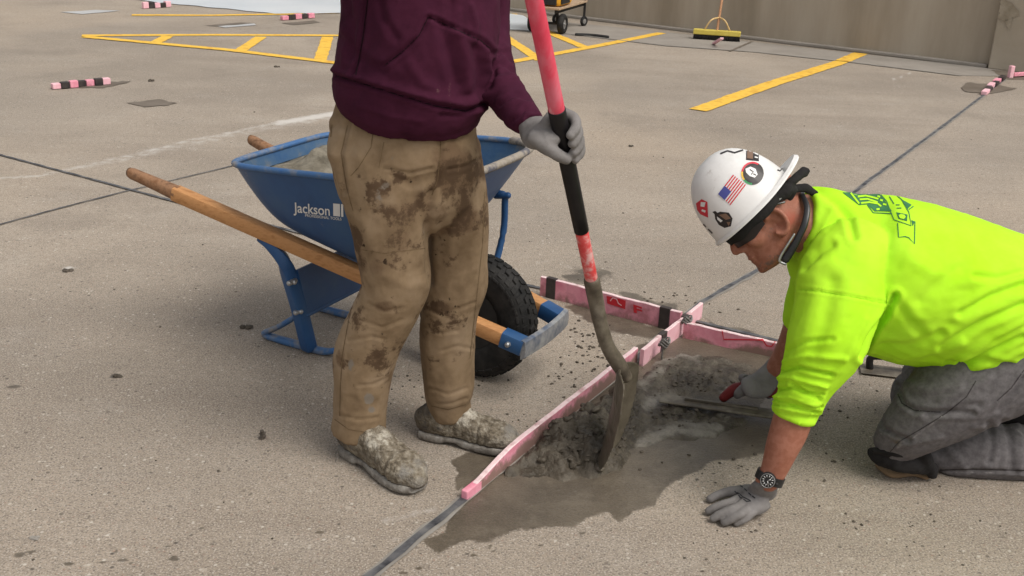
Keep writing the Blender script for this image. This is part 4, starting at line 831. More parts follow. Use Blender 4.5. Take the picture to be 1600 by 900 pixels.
for (u, v, a, b_) in [(702, 140, 4, 20), (704, 162, 3, 6), (685, 140, 6, 10), (748, 165, 2, 5), (700, 150, 14, 22), (660, 180, 20, 6)]: dk = np.maximum(dk, np.exp(-((U-u)/a)**2-((V-v)/b_)**2)*(.42 if a < 10 else .25))  # pale dust splashes on the fleece
attr(me, 'blotch', dk); hood = link_mesh('hooded_sweatshirt', me, M['maroon'], stand); th = bvh(hood)
decal([p for s in ([(669, 27), (655, 55), (630, 80), (603, 101)], [(671, 27), (710, 45), (752, 64), (766, 76)], [(576, -14), (567, 60), (556, 118)], [(526, 119), (560, 129), (620, 148), (680, 166), (728, 174), (758, 162)]) for p in stroke_poly(s, 1.6)], th, M['seam'], 'sweatshirt_seam', hood, off=.0006)
mb = MB(); A_ = []
for (u, v, h, Y, r) in [(642, 150, 116.5, 2.60, .925), (641, 158, 115, 2.604, .92), (640, 166, 113.5, 2.608, .91), (640, 173, 112.5, 2.61, .895)]: cc_ = P(u, v, Y); A_.append((*cc_, h*proj(cc_)[2]/FPX+.004, r))
# body under the clothes, head and right hand are out of the frame
hd = P(668, -268, 2.56); Fh = nrm((.72, -.55, -.42)); Sh = nrm(np.cross((0, 0, 1), Fh)); Uh = np.cross(Fh, Sh)
mb = MB(); mb.limb([(u, v, h*.82, Y, r) for u, v, h, Y, r in TO]); mb.limb([(u, v, h*.72, Y, r) for u, v, h, Y, r in ARL]); mb.limb([(u, v, h*.72, Y, r) for u, v, h, Y, r in ARR])
mb.limb([(u, v, h*.8, Y, r) for u, v, h, Y, r in PV]); mb.limb([(u, v, h*.75, Y, r) for u, v, h, Y, r in RL]); mb.limb([(u, v, h*.75, Y, r) for u, v, h, Y, r in LLg])
head(mb, hd, Fh, Sh, Uh); mb.tube([hd-Uh*.07-Fh*.03, P(655, -150, 2.63), P(655, -120, 2.63)], [.058, .062, .075], n=20, sub=3)
link_mesh('body', mb.skin(.008, 3), M['skin'], stand)
mb = MB(); mb.ell(hd+Uh*.065-Fh*.012, [Fh*.108, Sh*.084, Uh*.086], 24, 16); link_mesh('hair', mb.skin(.006, 2), M['hair'], stand)
boot(stand, G(540, 704)*[1, 1, 0]+nrm((.5, -.86, 0))*0, np.array([.63, -.60, 0])); boot(stand, G(659, 680)*[1, 1, 0], np.array([.95, -.31, 0]), sc_=.92)
# shovel
SA = P(834.5, 0, 2.18); SB = P(926, 445, 2.53); sdv = nrm(SB-SA); SL = np.linalg.norm(SB-SA)
def at_v(vv):
    lo, hi = -1.0, 2.0
    for _ in range(40):
        m_ = (lo+hi)/2
        if proj(SA+(SB-SA)*m_)[1] < vv: lo = m_
        else: hi = m_
    return SA+(SB-SA)*lo
shv = empty('shovel', G(938, 730)); tag(shv, 'long handled shovel with pink and black shaft and blade in wet mortar', 'shovel')
mb = MB(); mb.tube([SA-sdv*.34, at_v(174)], [.0185, .0180], n=20, sub=16); o = mb.build('shaft', M['pinkshaft'], shv); wv = wverts(o); attr(o, 'worn', np.clip(.34+.35*fbm(wv*[30, 30, 9], 3), 0, .6)*np.clip((1.38-wv[:, 2])*2.2, 0, 1))
mb = MB(); mb.tube([at_v(171), at_v(200), at_v(360)], [.0197, .0192, .0180], n=20, round_=False, sub=4); mb.build('grip_wrap', M['grip'], shv)
mb = MB(); mb.tube([at_v(358), at_v(444)], [.0162, .0160], n=20, sub=4); mb.build('lower_shaft', M['redshaft'], shv)
TT = P(975, 583, 2.60); mb = MB(); mb.tube([at_v(438), at_v(470), P(937, 500, 2.555), P(949, 540, 2.575), P(966, 568, 2.59), P(979, 590, 2.60)], [.0205, .0205, .019, .019, .021, .016], n=18, sub=5, ref=(.3, .9, .2)); mb.build('socket', M['muddysteel'], shv)
bt = P(976, 584, 2.60); tip = np.array([.262, 2.575, -.012]); bx = nrm(tip-bt); lat = nrm(np.array([.30, .95, .0])-bx*(np.array([.30, .95, 0])@bx)); nrmv = np.cross(bx, lat)
if nrmv[0] < 0: nrmv = -nrmv
rs = []; LB = np.linalg.norm(tip-bt)
for (t, w_) in [(-.08, .030), (-.05, .075), (-.02, .100), (.02, .108), (.3, .110), (.55, .104), (.75, .086), (.9, .055), (1.0, .014)]:
    c = bt+bx*LB*t; arc = []
    for k in np.linspace(-1, 1, 15): arc.append(c+lat*w_*k+nrmv*(.040*k*k*(w_/.11)-.018+.040*t*(1-t)))
    rs.append([p+nrmv*.0022 for p in arc]+[p-nrmv*.0022 for p in arc[::-1]])
mb = MB(); mb.rings(rs); bl_ = mb.skin(.0035, 3); c, q = coords(bl_); setco(bl_, c+q*(.0022*np.clip(fbm(c*30, 3), -.3, 1))[:, None]); link_mesh('blade', bl_, M['blade'], shv)
# gloved left hand round the black grip
def SP(u, v, dy=0): return P(u, v, at_v(v)[1]+dy)
sx, sy = 884, 212
e_v = nrm(CAMP-at_v(210)); side = nrm(np.cross(sdv, e_v));
if side[0] < 0: side = -side
hc = at_v(208); tocam = nrm(np.cross(side, sdv)); tocam = tocam if tocam@e_v > 0 else -tocam
def HP(s_, f_, d_): return hc+side*s_+tocam*f_+sdv*d_      # right of shaft, towards camera, down the shaft
wr = P(828, 191, 2.43)
lof = [([wr, (wr*1.4+HP(-.045, -.012, .0)*.6)/2, HP(-.045, -.006, .0), HP(-.026, -.016, .008)], [.030, .034, .043, .036], .62, sdv)]
for i, (d_, rad) in enumerate([(-.030, .0125), (-.006, .0130), (.018, .0125), (.040, .0112)]):
    lof.append(([HP(-.030, -.014, d_*.8+.002), HP(-.010, -.030, d_), HP(.015, -.031, d_+.004), HP(.034, -.014, d_+.010), HP(.033, .010, d_+.016), HP(.017, .027, d_+.021)], [rad*1.15, rad*1.08, rad*1.08, rad, rad*.95, rad*.85], 1, (.1, .2, .97)))
lof.append(([HP(-.062, .010, -.012), HP(-.040, .026, .006), HP(-.018, .033, .030), HP(.000, .032, .050)], [.019, .017, .0148, .0122], 1, (.1, .2, .97)))
glove(stand, lof)
h2 = at_v(-80); d2 = at_v(208)-hc
def HQ(s_, f_, d_): return h2+side*s_+tocam*f_+sdv*d_
wr2 = P(786, -87, 2.155); lof = [([wr2, (wr2+HQ(-.03, .0, 0))/2, HQ(-.03, -.006, 0)], [.028, .036, .036], .65, sdv)]
for d_, rad in [(-.030, .0125), (-.006, .013), (.018, .0125), (.040, .0112)]: lof.append(([HQ(-.030, -.014, d_), HQ(-.010, -.030, d_), HQ(.015, -.031, d_), HQ(.034, -.014, d_), HQ(.033, .010, d_), HQ(.017, .027, d_)], [rad*1.1]*4+[rad, rad*.85], 1, (.1, .2, .97)))
lof.append(([HQ(-.05, .010, -.012), HQ(-.030, .028, .0), HQ(-.005, .034, .02)], [.018, .016, .0125], 1, (.1, .2, .97)))
glove(stand, lof, voxel=.004)
# ---------------------------------------------------------------- kneeling worker
kn = empty('person', (1.15, 2.62, 0))
tag(kn, 'kneeling worker in fluorescent yellow green shirt and white hard hat smoothing mortar', 'person')
TH = [(1640, 500, 104, 2.64, 1.0), (1590, 545, 92, 2.60, .95), (1525, 588, 82, 2.575, .9), (1482, 622, 70, 2.565, .9), (1438, 658, 53, 2.565, .95), (1408, 683, 41, 2.575, .95), (1398, 692, 36, 2.58, .9)]
TF = [(1640, 500, 104, 2.76, 1.0), (1560, 550, 84, 2.85, .95), (1490, 590, 68, 2.91, .9), (1440, 618, 52, 2.94, .95), (1430, 622, 46, 2.945, .95)]
SH = [(1456, 712, 17, 2.64, 1), (1480, 713, 33, 2.645, 1), (1520, 707, 44, 2.65, 1), (1570, 709, 47, 2.655, 1), (1630, 712, 46, 2.66, 1), (1700, 718, 40, 2.67, 1), (1745, 722, 36, 2.67, 1)]
SF = [(1432, 636, 36, 2.95, 1), (1490, 645, 42, 2.95, 1), (1560, 650, 42, 2.95, 1), (1640, 654, 38, 2.95, 1), (1690, 656, 34, 2.95, 1)]
HP_ = [(1560, 480, 88, 2.70, 1.25), (1610, 490, 108, 2.70, 1.25), (1660, 500, 118, 2.70, 1.2), (1700, 520, 100, 2.70, 1.15)]
mb = MB(); mb.limb(HP_, n=36); mb.limb(TH); mb.limb(TF); mb.limb(SH, round_=(True, False)); mb.limb(SF, round_=(True, False)); me = mb.skin(.0055, 4)
S_ = []
for pl, wd, am in [([(1403, 602), (1412, 630), (1430, 642), (1480, 645), (1520, 645)], 4, -.007), ([(1376, 652), (1380, 670), (1400, 680), (1420, 688)], 3.5, -.006), ([(1450, 650), (1490, 640), (1530, 632)], 5, -.005), ([(1470, 625), (1510, 612), (1545, 590)], 6, .005), ([(1420, 600), (1450, 610), (1500, 604)], 8, .006), ([(1395, 700), (1430, 692), (1470, 682)], 4, .005), ([(1545, 662), (1550, 690), (1546, 720)], 5, -.006), ([(1568, 660), (1578, 680), (1580, 730)], 5, -.006), ([(1590, 664), (1596, 690), (1596, 740)], 5, .006), ([(1520, 668), (1560, 664), (1600, 668)], 4, .004), ([(1560, 640), (1585, 610), (1600, 590)], 4, -.005), ([(1460, 736), (1520, 735), (1600, 737)], 3, -.004), ([(1480, 700), (1500, 720), (1510, 735)], 6, .004)]: S_.append((pl, wd, am))
sculpt(me, S_, [((8, 8, 8), .0030, False), ((20, 20, 22), .0008, False)])
c, q = coords(me); U, V, _ = proj(c); c[:, 2] = np.maximum(c[:, 2], .004); setco(me, c)
mud = np.clip(fbm(c*9, 3)*.3-.1, 0, .35); pale = np.zeros(len(c))
for (u, v, a, b_, k_) in [(1430, 590, 30, 30, .45), (1400, 690, 26, 20, .4), (1450, 615, 30, 14, .3)]: mud = np.maximum(mud, np.exp(-((U-u)/a)**2-((V-v)/b_)**2)*k_)
for pl, wd in [([(1402, 700), (1430, 682), (1470, 652), (1480, 645)], 3), ([(1402, 697), (1412, 688), (1440, 692)], 2.5), ([(1460, 738), (1520, 738), (1600, 740)], 2), ([(1570, 662), (1590, 672), (1600, 680)], 3)]: pale = np.maximum(pale, np.exp(-(segdist(U, V, pl)/wd)**2)*.5)
for (u, v) in [(1417, 629), (1377, 678)]: pale = np.maximum(pale, np.exp(-((U-u)/4)**2-((V-v)/2)**2)*.7)
attr(me, 'mud', mud); attr(me, 'pale', pale); jeans = link_mesh('jeans', me, M['denim'], kn); tj = bvh(jeans)
for s in ([(1391, 706), (1405, 690), (1436, 672), (1478, 646), (1510, 620), (1525, 595)], [(1457, 735), (1520, 733), (1600, 735)], [(1558, 626), (1580, 606), (1600, 578)], [(1403, 616), (1409, 630), (1428, 641), (1470, 644)]):
    decal(stroke_poly(s, 1.8), tj, M['denimseam'], 'jean_seam', jeans, off=.0005)
# knee pad under the near knee
KP = [P(u, v, Y) for u, v, Y in [(1361, 706, 2.60), (1378, 716, 2.565), (1405, 722, 2.55), (1435, 727, 2.55), (1460, 733, 2.57)]]
mb = MB(); mb.tube(KP, [.012, .018, .020, .019, .012], n=16, sub=5, ratio=1.35, ref=Zv); mb.tube([P(1440, 700, 2.54), P(1450, 722, 2.55), P(1458, 742, 2.57)], [.016, .018, .012], n=12, sub=4); mb.tube([P(1365, 703, 2.57), P(1400, 708, 2.535), P(1440, 706, 2.535)], [.008, .012, .012], n=12, sub=4)
me = mb.skin(.004, 3); c, q = coords(me); c = c+q*(.003*fbm(c*40, 3))[:, None]; c[:, 2] = np.maximum(c[:, 2], .012); setco(me, c); kp = link_mesh('knee_pad', me, M['blackcloth'], kn)
mb = MB(); mb.tube([G(u, v, .010) for u, v in [(1372, 727), (1394, 741), (1425, 739), (1448, 746)]], [.009, .012, .011, .008], n=12, sub=5, ratio=.8, ref=Zv); mb.build('pad_edge', M['gum'], kp)
mb = MB(); mb.limb([(1535, 650, 16, 2.84, 1), (1560, 645, 24, 2.86, 1), (1600, 640, 30, 2.87, 1), (1640, 640, 30, 2.87, 1)]); me = mb.skin(.005, 3); c, q = coords(me); c = c+q*(.004*fbm(c*30, 3))[:, None]; setco(me, c); link_mesh('strap', me, M['blackcloth'], kp)
an = P(1752, 722, 2.67); boot(kn, an*[1, 1, 0]+[.065, 0, .265], (-.18, .0, -.98), nrm((-.98, 0, .18))); an = P(1700, 656, 2.95); boot(kn, an*[1, 1, 0]+[.065, 0, .265], (-.18, .0, -.98), nrm((-.98, 0, .18)))
# jersey
TS = [(1256, 349, 56, 2.67, 1.0), (1272, 353, 61, 2.67, 1.05), (1290, 366, 76, 2.675, 1.15), (1315, 387, 97, 2.68, 1.3), (1350, 408, 114, 2.68, 1.35), (1405, 437, 126, 2.685, 1.22), (1465, 452, 124, 2.69, 1.15), (1520, 468, 120, 2.695, 1.15), (1575, 484, 116, 2.70, 1.18), (1630, 500, 112, 2.70, 1.18), (1680, 520, 100, 2.70, 1.15)]
AN = [(1335, 395, 60, 2.56, 1), (1318, 430, 66, 2.51, 1), (1308, 475, 66, 2.47, 1), (1296, 520, 62, 2.43, 1), (1281, 560, 57, 2.415, 1), (1262, 597, 45, 2.405, 1), (1251, 622, 38, 2.40, 1), (1243, 640, 35.5, 2.395, 1), (1238, 653, 34.5, 2.39, 1)]
AF = [(1310, 380, 55, 2.80, 1), (1290, 410, 48, 2.85, 1), (1275, 450, 40, 2.90, 1), (1262, 485, 34, 2.92, 1), (1252, 510, 29, 2.93, 1)]
HM = [(1478, 478, 90, 2.66, 1.25), (1530, 496, 103, 2.67, 1.25), (1590, 500, 98, 2.68, 1.2), (1640, 510, 80, 2.69, 1.15)]
mb = MB(); mb.limb(TS, n=44, round_=(False, True)); mb.limb(AN, round_=(True, False), n=32); mb.limb(AF, round_=(True, False)); mb.limb(HM, n=36); me = mb.skin(.0055, 4)
S_ = []
for pl, wd, am in [([(1345, 556), (1362, 520), (1384, 490), (1398, 462)], 7, -.012), ([(1398, 470), (1420, 500), (1440, 520)], 10, -.004),
    ([(1214, 610), (1240, 606), (1280, 622)], 4, -.008), ([(1212, 622), (1240, 620), (1276, 632)], 4, .008), ([(1214, 592), (1240, 590), (1292, 604)], 4, .008), ([(1216, 582), (1250, 574), (1300, 586)], 4, -.007), ([(1210, 632), (1240, 636), (1276, 642)], 3.5, -.007), ([(1222, 566), (1260, 556), (1318, 560)], 6, .006), ([(1230, 548), (1260, 534), (1300, 530)], 5, -.004), ([(1240, 600), (1262, 612), (1284, 616)], 4, -.006),
    ([(1250, 452), (1300, 458), (1345, 466), (1390, 474)], 3, -.003), ([(1276, 296), (1306, 318), (1328, 345), (1334, 372)], 8, -.006), ([(1262, 380), (1285, 360), (1300, 330)], 9, .005), ([(1262, 420), (1280, 396), (1300, 384)], 9, -.005), ([(1250, 440), (1270, 420), (1300, 408)], 10, .004),
    ([(1600, 425), (1560, 435), (1520, 432)], 7, -.004), ([(1600, 445), (1550, 462), (1500, 490)], 8, -.006), ([(1600, 475), (1540, 500), (1470, 540)], 8, -.007), ([(1600, 500), (1550, 526), (1500, 556)], 8, .006), ([(1600, 525), (1550, 548), (1500, 566)], 6, -.006), ([(1600, 548), (1560, 562), (1520, 572)], 7, .005), ([(1580, 570), (1540, 560), (1480, 566)], 6, -.005), ([(1400, 560), (1440, 552), (1500, 530)], 9, .006), ([(1380, 540), (1420, 540), (1470, 520)], 8, -.005), ([(1440, 470), (1470, 440), (1500, 420)], 14, -.004), ([(1350, 500), (1330, 540), (1310, 580)], 8, .005), ([(1300, 440), (1290, 500), (1270, 550)], 16, -.004), ([(1420, 400), (1460, 430), (1520, 440)], 18, .004)]: S_.append((pl, wd, am))
S_.append(([(1206, 640), (1238, 652), (1276, 652)], 7, -.004)); S_.append(([(1211, 624), (1240, 633), (1282, 634)], 3, -.006))
S_ = [(p_, w_*.72, a_*1.25) for p_, w_, a_ in S_]
sculpt(me, S_, [((6, 6, 6), .005, False), ((13, 13, 16), .0025, False), ((9, 14, 12), .0014, True), ((34, 34, 38), .0005, True)])
c, q = coords(me); U, V, _ = proj(c); mk = np.zeros(len(c))
for (u, v, a) in [(1243, 636, 3), (1245, 632, 2), (1238, 650, 3), (1228, 648, 2)]: mk = np.maximum(mk, np.exp(-((U-u)/a)**2-((V-v)/a)**2)*.5)
attr(me, 'mark', mk); jer = link_mesh('shirt', me, M['neon'], kn); tje = bvh(jer)
Q = lambda x, y: (1290+x/6.921, 270+y/6.921)
gp = M['greenprint']
decal([[Q(180, 215), (Q(265, 215)), Q(300, 195), Q(330, 185), Q(560, 205), Q(610, 260), Q(720, 420), Q(530, 420), Q(450, 345), Q(360, 352)], [Q(820, 290), Q(930, 350), Q(885, 395)], [Q(765, 430), Q(885, 455), Q(880, 525), Q(790, 500)], [Q(925, 515), Q(965, 530), Q(940, 580)]], tje, gp, 'back_print', jer, off=.0012)
decal([p for s in ([Q(560, 200), Q(660, 310), Q(740, 510), Q(925, 575), Q(900, 430), Q(820, 290), Q(700, 195)], [Q(780, 545), Q(790, 700), Q(860, 692), Q(900, 705), Q(960, 770), Q(965, 530)], [Q(450, 350), Q(515, 435), Q(720, 445)], [Q(900, 400), Q(950, 365)], [Q(690, 260), Q(740, 340)], [Q(760, 350), Q(800, 350)], [Q(770, 385), Q(820, 385)]) for p in stroke_poly(s, 1.5)], tje, gp, 'print_outline', jer, off=.0012)
yl = [p for s in ([Q(270, 225), Q(360, 340)], [Q(310, 205), Q(460, 225), Q(530, 205)], [Q(345, 265), Q(430, 255), Q(520, 275), Q(570, 290)], [Q(365, 295), Q(450, 290), Q(560, 325)], [Q(380, 335), Q(470, 325), Q(560, 340), Q(600, 370)]) for p in stroke_poly(s, 2.6)]
yl += [p for s in ([Q(530, 225), Q(560, 235)], [Q(560, 260), Q(590, 268)], [Q(590, 300), Q(620, 308)], [Q(620, 345), Q(660, 352)]) for p in stroke_poly(s, 2.8)]
yl += [[Q(545, 392), Q(580, 388), Q(582, 410), Q(548, 410)], [Q(790, 470), Q(810, 452), Q(850, 460), Q(865, 485), Q(845, 508), Q(805, 498)]]
pg_ = decal(yl, tje, M['neon'], 'print_gap', jer, off=.0022); tag(pg_, kind='stuff')
decal([p for s in ([(1252, 452), (1300, 458), (1345, 466), (1392, 476)],) for p in stroke_poly(s, 1.0)], tje, M['neon'], 'sleeve_seam', jer, off=.001)
# body: head, neck, torso, arms, legs in one surface
HY = 2.655; RX, RY, RZ = .122, .106, .168
HF = nrm(-cr*.70-cu*.714+cf*.05); HS = nrm(-cf-HF*(-cf@HF)); HU = np.cross(HS, HF)
if HU@cu < 0: HU = -HU
HH = P(1174, 323, HY)
Fk = nrm(-cr*.80-cu*.60+cf*.06); Sk = nrm(-cf-Fk*(-cf@Fk)); Uk = np.cross(Sk, Fk)
if Uk@cu < 0: Uk = -Uk
ho = P(1207, 345, HY)
mb = MB(); T = head(mb, ho, Fk, Sk, Uk, 1.06)
mb.tube([T(-.035, 0, -.01), T(-.06, 0, -.075), P(1262, 352, 2.66), P(1300, 375, 2.68)], [.062, .066, .070, .085], n=22, sub=4)
mb.limb([(u, v, h*.84, Y, r) for u, v, h, Y, r in TS]); mb.limb([(u, v, h*.78, Y, r) for u, v, h, Y, r in AN[:-2]]+[(1243, 640, 30, 2.395, 1), (1233, 672, 29.5, 2.385, 1), (1222, 700, 26, 2.375, 1), (1209, 735, 20.5, 2.365, .85), (1198, 752, 19, 2.36, .8)])
mb.limb([(u, v, h*.78, Y, r) for u, v, h, Y, r in AF[:-1]]+[(1250, 505, 24, 2.93, 1), (1236, 535, 20, 2.94, 1), (1222, 560, 17, 2.95, 1), (1208, 580, 15, 2.955, .9)])
for Lb in (HP_, TH, TF, SH, SF): mb.limb([(u, v, h*.78, Y, r) for u, v, h, Y, r in Lb])
me = mb.skin(.0046, 3)
c, q = coords(me); U, V, _ = proj(c); lx, ly, lz = (c-ho)@Fk/1.06, (c-ho)@Sk/1.06, (c-ho)@Uk/1.06
d_ = -.010*np.exp(-((lx-.013)/.010)**2-((lz+.006)/.014)**2)*(ly > .06)-.003*np.exp(-((lz+.0475)/.003)**2)*(lx > .08)*(abs(ly) < .024)
d_ -= .004*np.exp(-((abs(ly)-.032)/.02)**2-((lz-.036)/.011)**2)*(lx > .05)
c = c+q*d_[:, None]; h_ = c-HH; hl = np.c_[h_@HF/RX, h_@HS/RY, h_@HU/RZ]; rd = np.linalg.norm(hl, axis=1); k_ = (hl[:, 2] > -.02) & (rd > .84) & (rd < 1.7)
hl[k_] *= (.84/rd[k_])[:, None]; c[k_] = HH+(hl[k_]*[RX, RY, RZ])@np.array([HF, HS, HU])
setco(me, c)
st = np.clip(1-abs(lz+.072)/.045, 0, 1)*(lx > -.03)*(lx < .13)*.5; st = np.maximum(st, .42*np.exp(-((lx-.035)/.03)**2-((lz+.01)/.035)**2))
red = np.clip(1-np.hypot(lx+.03, lz+.02)/.09, 0, 1)*.5; red = np.maximum(red, .3*(c[:, 2] < .45)*(U > 1150)*(U < 1290)*(V > 500))
attr(me, 'stubble', st*(np.hypot(U-1200, V-350) < 110)); attr(me, 'red', red); kbody = link_mesh('body', me, M['skin'], kn)
# hard hat worn back to front
Fh = nrm(-cr*.70-cu*.714+cf*.05); Sh = nrm(-cf-Fk*0-Fh*(-cf@Fh)); Uh = np.cross(Sh, Fh)
if Uh@cu < 0: Uh = -Uh
hh = P(1174, 323, HY); HT = lambda x, y, z: hh+Fh*x+Sh*y+Uh*z
RX, RY, RZ = .122, .106, .168
rs = []
for k in range(0, 15):
    t = k/14*math.pi/2; rad = math.cos(t)**.86 if k < 14 else .02; z = RZ*math.sin(t)
    rs.append([HT(RX*rad*math.cos(a)*(1+.02*math.cos(a)), RY*rad*math.sin(a), z+.004*max(0, math.cos(3*a))*(k > 3)*(math.cos(t))) for a in np.linspace(0, 2*np.pi, 56, endpoint=False)])
edge = []
for (dr, dzz) in [(-.004, .004), (.0, -.006), (.009, -.010), (.010, -.005), (.004, .002)]:
    edge.append([HT((RX+dr)*math.cos(a)-(.042*max(0, -math.cos(a))**1.7 if dr > .003 else 0), (RY+dr)*math.sin(a), dzz+(.016*max(0, -math.cos(a))**2 if dr > .003 else 0)) for a in np.linspace(0, 2*np.pi, 56, endpoint=False)])
inr = [[p*.965+hh*.035 for p in r] for r in rs]
mb = MB(); mb.rings(inr[::-1]+edge[:1]+edge[1:]+rs, True); hat = mb.build('hard_hat', M['hat'], kn, auto=50); wv = wverts(hat)
attr(hat, 'scuff', np.clip(fbm(wv*16, 3)*.35, 0, .38)); tha = bvh(hat)
H4 = lambda x, y: (1070+x/4.5, 220+y/4.5)
mb = MB()
for y_ in (-.025, 0, .025):
    mb.tube([HT(RX*math.cos(t)*1.0*1.005*(-1), y_*math.cos(t)**.3 if math.cos(t) > 0 else y_, RZ*math.sin(t)*1.004+.001) for t in np.linspace(.35, 2.5, 16)], .0035, n=8, ratio=1)
def stk(polys, m, off, nm): decal(polys, tha, M[m], nm, hat, off=off, res=3)
A, B_, C_, D = (1122.5, 303), (1145.6, 273), (1165.6, 289), (1141.5, 320.5); bl = lambda s_, t_: tuple((1-s_)*((1-t_)*A[i]+t_*D[i])+s_*((1-t_)*B_[i]+t_*C_[i]) for i in (0, 1))
stk([[A, B_, C_, D]], 'white', .0008, 'flag_sticker')
stk([[bl(0, i/13), bl(1, i/13), bl(1, (i+1)/13), bl(0, (i+1)/13)] for i in range(0, 13, 2)], 'red', .0013, 'flag_stripe')
stk([[bl(-.005, 0), bl(.42, 0), bl(.42, 7/13), bl(-.005, 7/13)]], 'flagblue', .0018, 'flag_canton')
cx_, cy_ = H4(475, 230); ring = lambda r, n=24, a0=0, a1=6.2832: [(cx_+r*math.cos(a0+(a1-a0)*k/n)*.98, cy_+r*math.sin(a0+(a1-a0)*k/n)) for k in range(n+(a1-a0 < 6.28))]
def arc(r0, r1, a0, a1): return [ring(r1, 10, a0, a1)+ring(r0, 10, a0, a1)[::-1]]
stk([ring(18.6)], 'white', .0008, 'round_sticker'); stk(arc(13, 18, 3.3, 5.3), 'red', .0013, 'sticker_red'); stk(arc(13, 18, 2.5, 3.3), 'gold', .0013, 'sticker_gold'); stk(arc(13, 18, 1.6, 2.5), 'green', .0013, 'sticker_green'); stk(arc(13, 18, -1, 1.6), 'ink', .0013, 'sticker_dark')
stk([ring(15)], 'ink', .0018, 'sticker_disc'); stk([[H4(425, 200), H4(460, 185), H4(495, 200), H4(510, 240), H4(490, 262), H4(455, 250), H4(430, 225)]], 'white', .0023, 'sticker_figure'); stk([p for s in ([H4(455, 205), H4(480, 222), H4(465, 240)], [H4(480, 235), H4(500, 245)]) for p in stroke_poly(s, 1.8)], 'ink', .0028, 'sticker_line')
stk([[H4(432, 62), H4(488, 62), H4(520, 90), H4(520, 145), H4(430, 135)]], 'ink', .0008, 'label_sticker'); stk([[H4(438, 70), H4(480, 72), H4(478, 130), H4(436, 125)]], 'brown', .0013, 'label_print'); stk([p for s in ([H4(492, 90), H4(515, 100)], [H4(490, 115), H4(512, 122)]) for p in stroke_poly(s, 2)], 'white', .0013, 'label_line')
stk([p for s in ([H4(250, 92), H4(300, 72), H4(350, 85), H4(410, 66)],) for p in stroke_poly(s, 2.5)], 'ink', .0008, 'scribble')
stk([[H4(80, 440), H4(120, 410), H4(160, 430), H4(165, 540), H4(110, 515), H4(88, 485)]], 'red', .0008, 'badge_sticker'); stk([[H4(115, 430), H4(148, 432), H4(140, 465), H4(112, 460)], [H4(125, 480), H4(150, 490), H4(145, 505), H4(118, 492)]], 'white', .0013, 'badge_mark')
stk([[H4(210, 515), H4(250, 498), H4(310, 505), H4(336, 545), H4(325, 600), H4(280, 612), H4(240, 590), H4(215, 550)], [H4(195, 500), H4(215, 492), H4(232, 508), H4(215, 520)]], 'ink', .0008, 'brown_sticker'); stk([[H4(240, 520), H4(290, 510), H4(325, 545), H4(290, 555)], [H4(295, 570), H4(322, 570), H4(310, 598)]], 'brown', .0013, 'brown_sticker_mark'); stk([[H4(228, 530), H4(268, 560), H4(255, 572), H4(232, 552)]], 'white', .0018, 'brown_sticker_light')
stk([[H4(655, 140), H4(700, 122), H4(705, 132), H4(675, 155)]], 'red', .0008, 'small_mark')
for s in ([H4(650, 205), H4(668, 212), H4(688, 195)], [H4(130, 585), H4(150, 605)], [H4(165, 620), H4(195, 650)]): stk(stroke_poly(s, 2.2), 'ink', .0008, 'small_mark')
# grey liner, black band and knot tails
def band(z0, z1, kx, ky, a0, a1, m_, name, th=.004, wav=0):
    mb = MB(); rs = []
    for a in np.linspace(a0, a1, 40):
        o_ = np.array([math.cos(a)*kx, math.sin(a)*ky]); w_ = wav*math.sin(a*7)
        rs.append([HT(o_[0]*(1+s2*th/kx), o_[1]*(1+s2*th/ky), zz+w_) for s2, zz in ((1, z0), (1.4, (z0+z1)/2), (1, z1), (-1, z1), (-1, z0))])
    mb.rings(rs); return mb.build(name, m_, kn)
band(-.030, .03, .108, .088, math.pi*.60, math.pi*1.4, M['liner'], 'hat_liner')
band(-.034, .004, .100, .087, -math.pi*.02, math.pi*2-.02-math.pi*.02, M['blackcloth'], 'headband', .006, .003)
mb = MB(); mb.limb([(1222, 296, 6, 2.615, 1), (1236, 284, 7, 2.615, 1), (1248, 274, 7.5, 2.625, .8), (1258, 268, 8, 2.635, .7), (1262, 266, 5, 2.635, .7)]); mb.limb([(1228, 300, 7, 2.615, 1), (1244, 294, 6.5, 2.625, .8), (1260, 294, 7, 2.635, .7), (1274, 303, 6, 2.645, .7)]); mb.limb([(1195, 322, 9, 2.59, .8), (1210, 309, 11, 2.595, .8), (1226, 298, 13, 2.605, .9), (1236, 293, 9, 2.615, .9)]); mb.limb([(1232, 310, 6, 2.615, 1), (1238, 296, 8, 2.615, 1)])
me = mb.skin(.0032, 2); c, q = coords(me); setco(me, c+q*(.0016*fbm(c*60, 3))[:, None]); link_mesh('bandana_knot', me, M['blackcloth'], kn)
# sunglasses
mb = MB()
def gl(a0, a1, z, h, n=20, k=.084, kf=.113):
    rs = []
    for a in np.linspace(a0, a1, n):
        x, y = math.cos(a)*kf-.004, math.sin(a)*k; hh_ = h*(.30+.70*np.clip((.081-abs(y))/.016, 0, 1)**.7)
        rs.append([T(x, y, z+hh_), T(x*1.02, y*1.02, z), T(x, y, z-hh_), T(x*.97, y*.97, z-hh_), T(x*.97, y*.97, z+hh_)])
    mb.rings(rs)
gl(-1.25, 1.25, .022, .024, 40); mb.tube([T(.110, -.012, .036), T(.113, 0, .038), T(.110, .012, .036)], .003, n=8)
for y_ in (-1, 1): mb.tube([T(.02, y_*.083, .032), T(-.015, y_*.083, .034), T(-.035, y_*.08, .026)], .003, n=8)
mb.build('sunglasses', M['lens'], kn, auto=40)
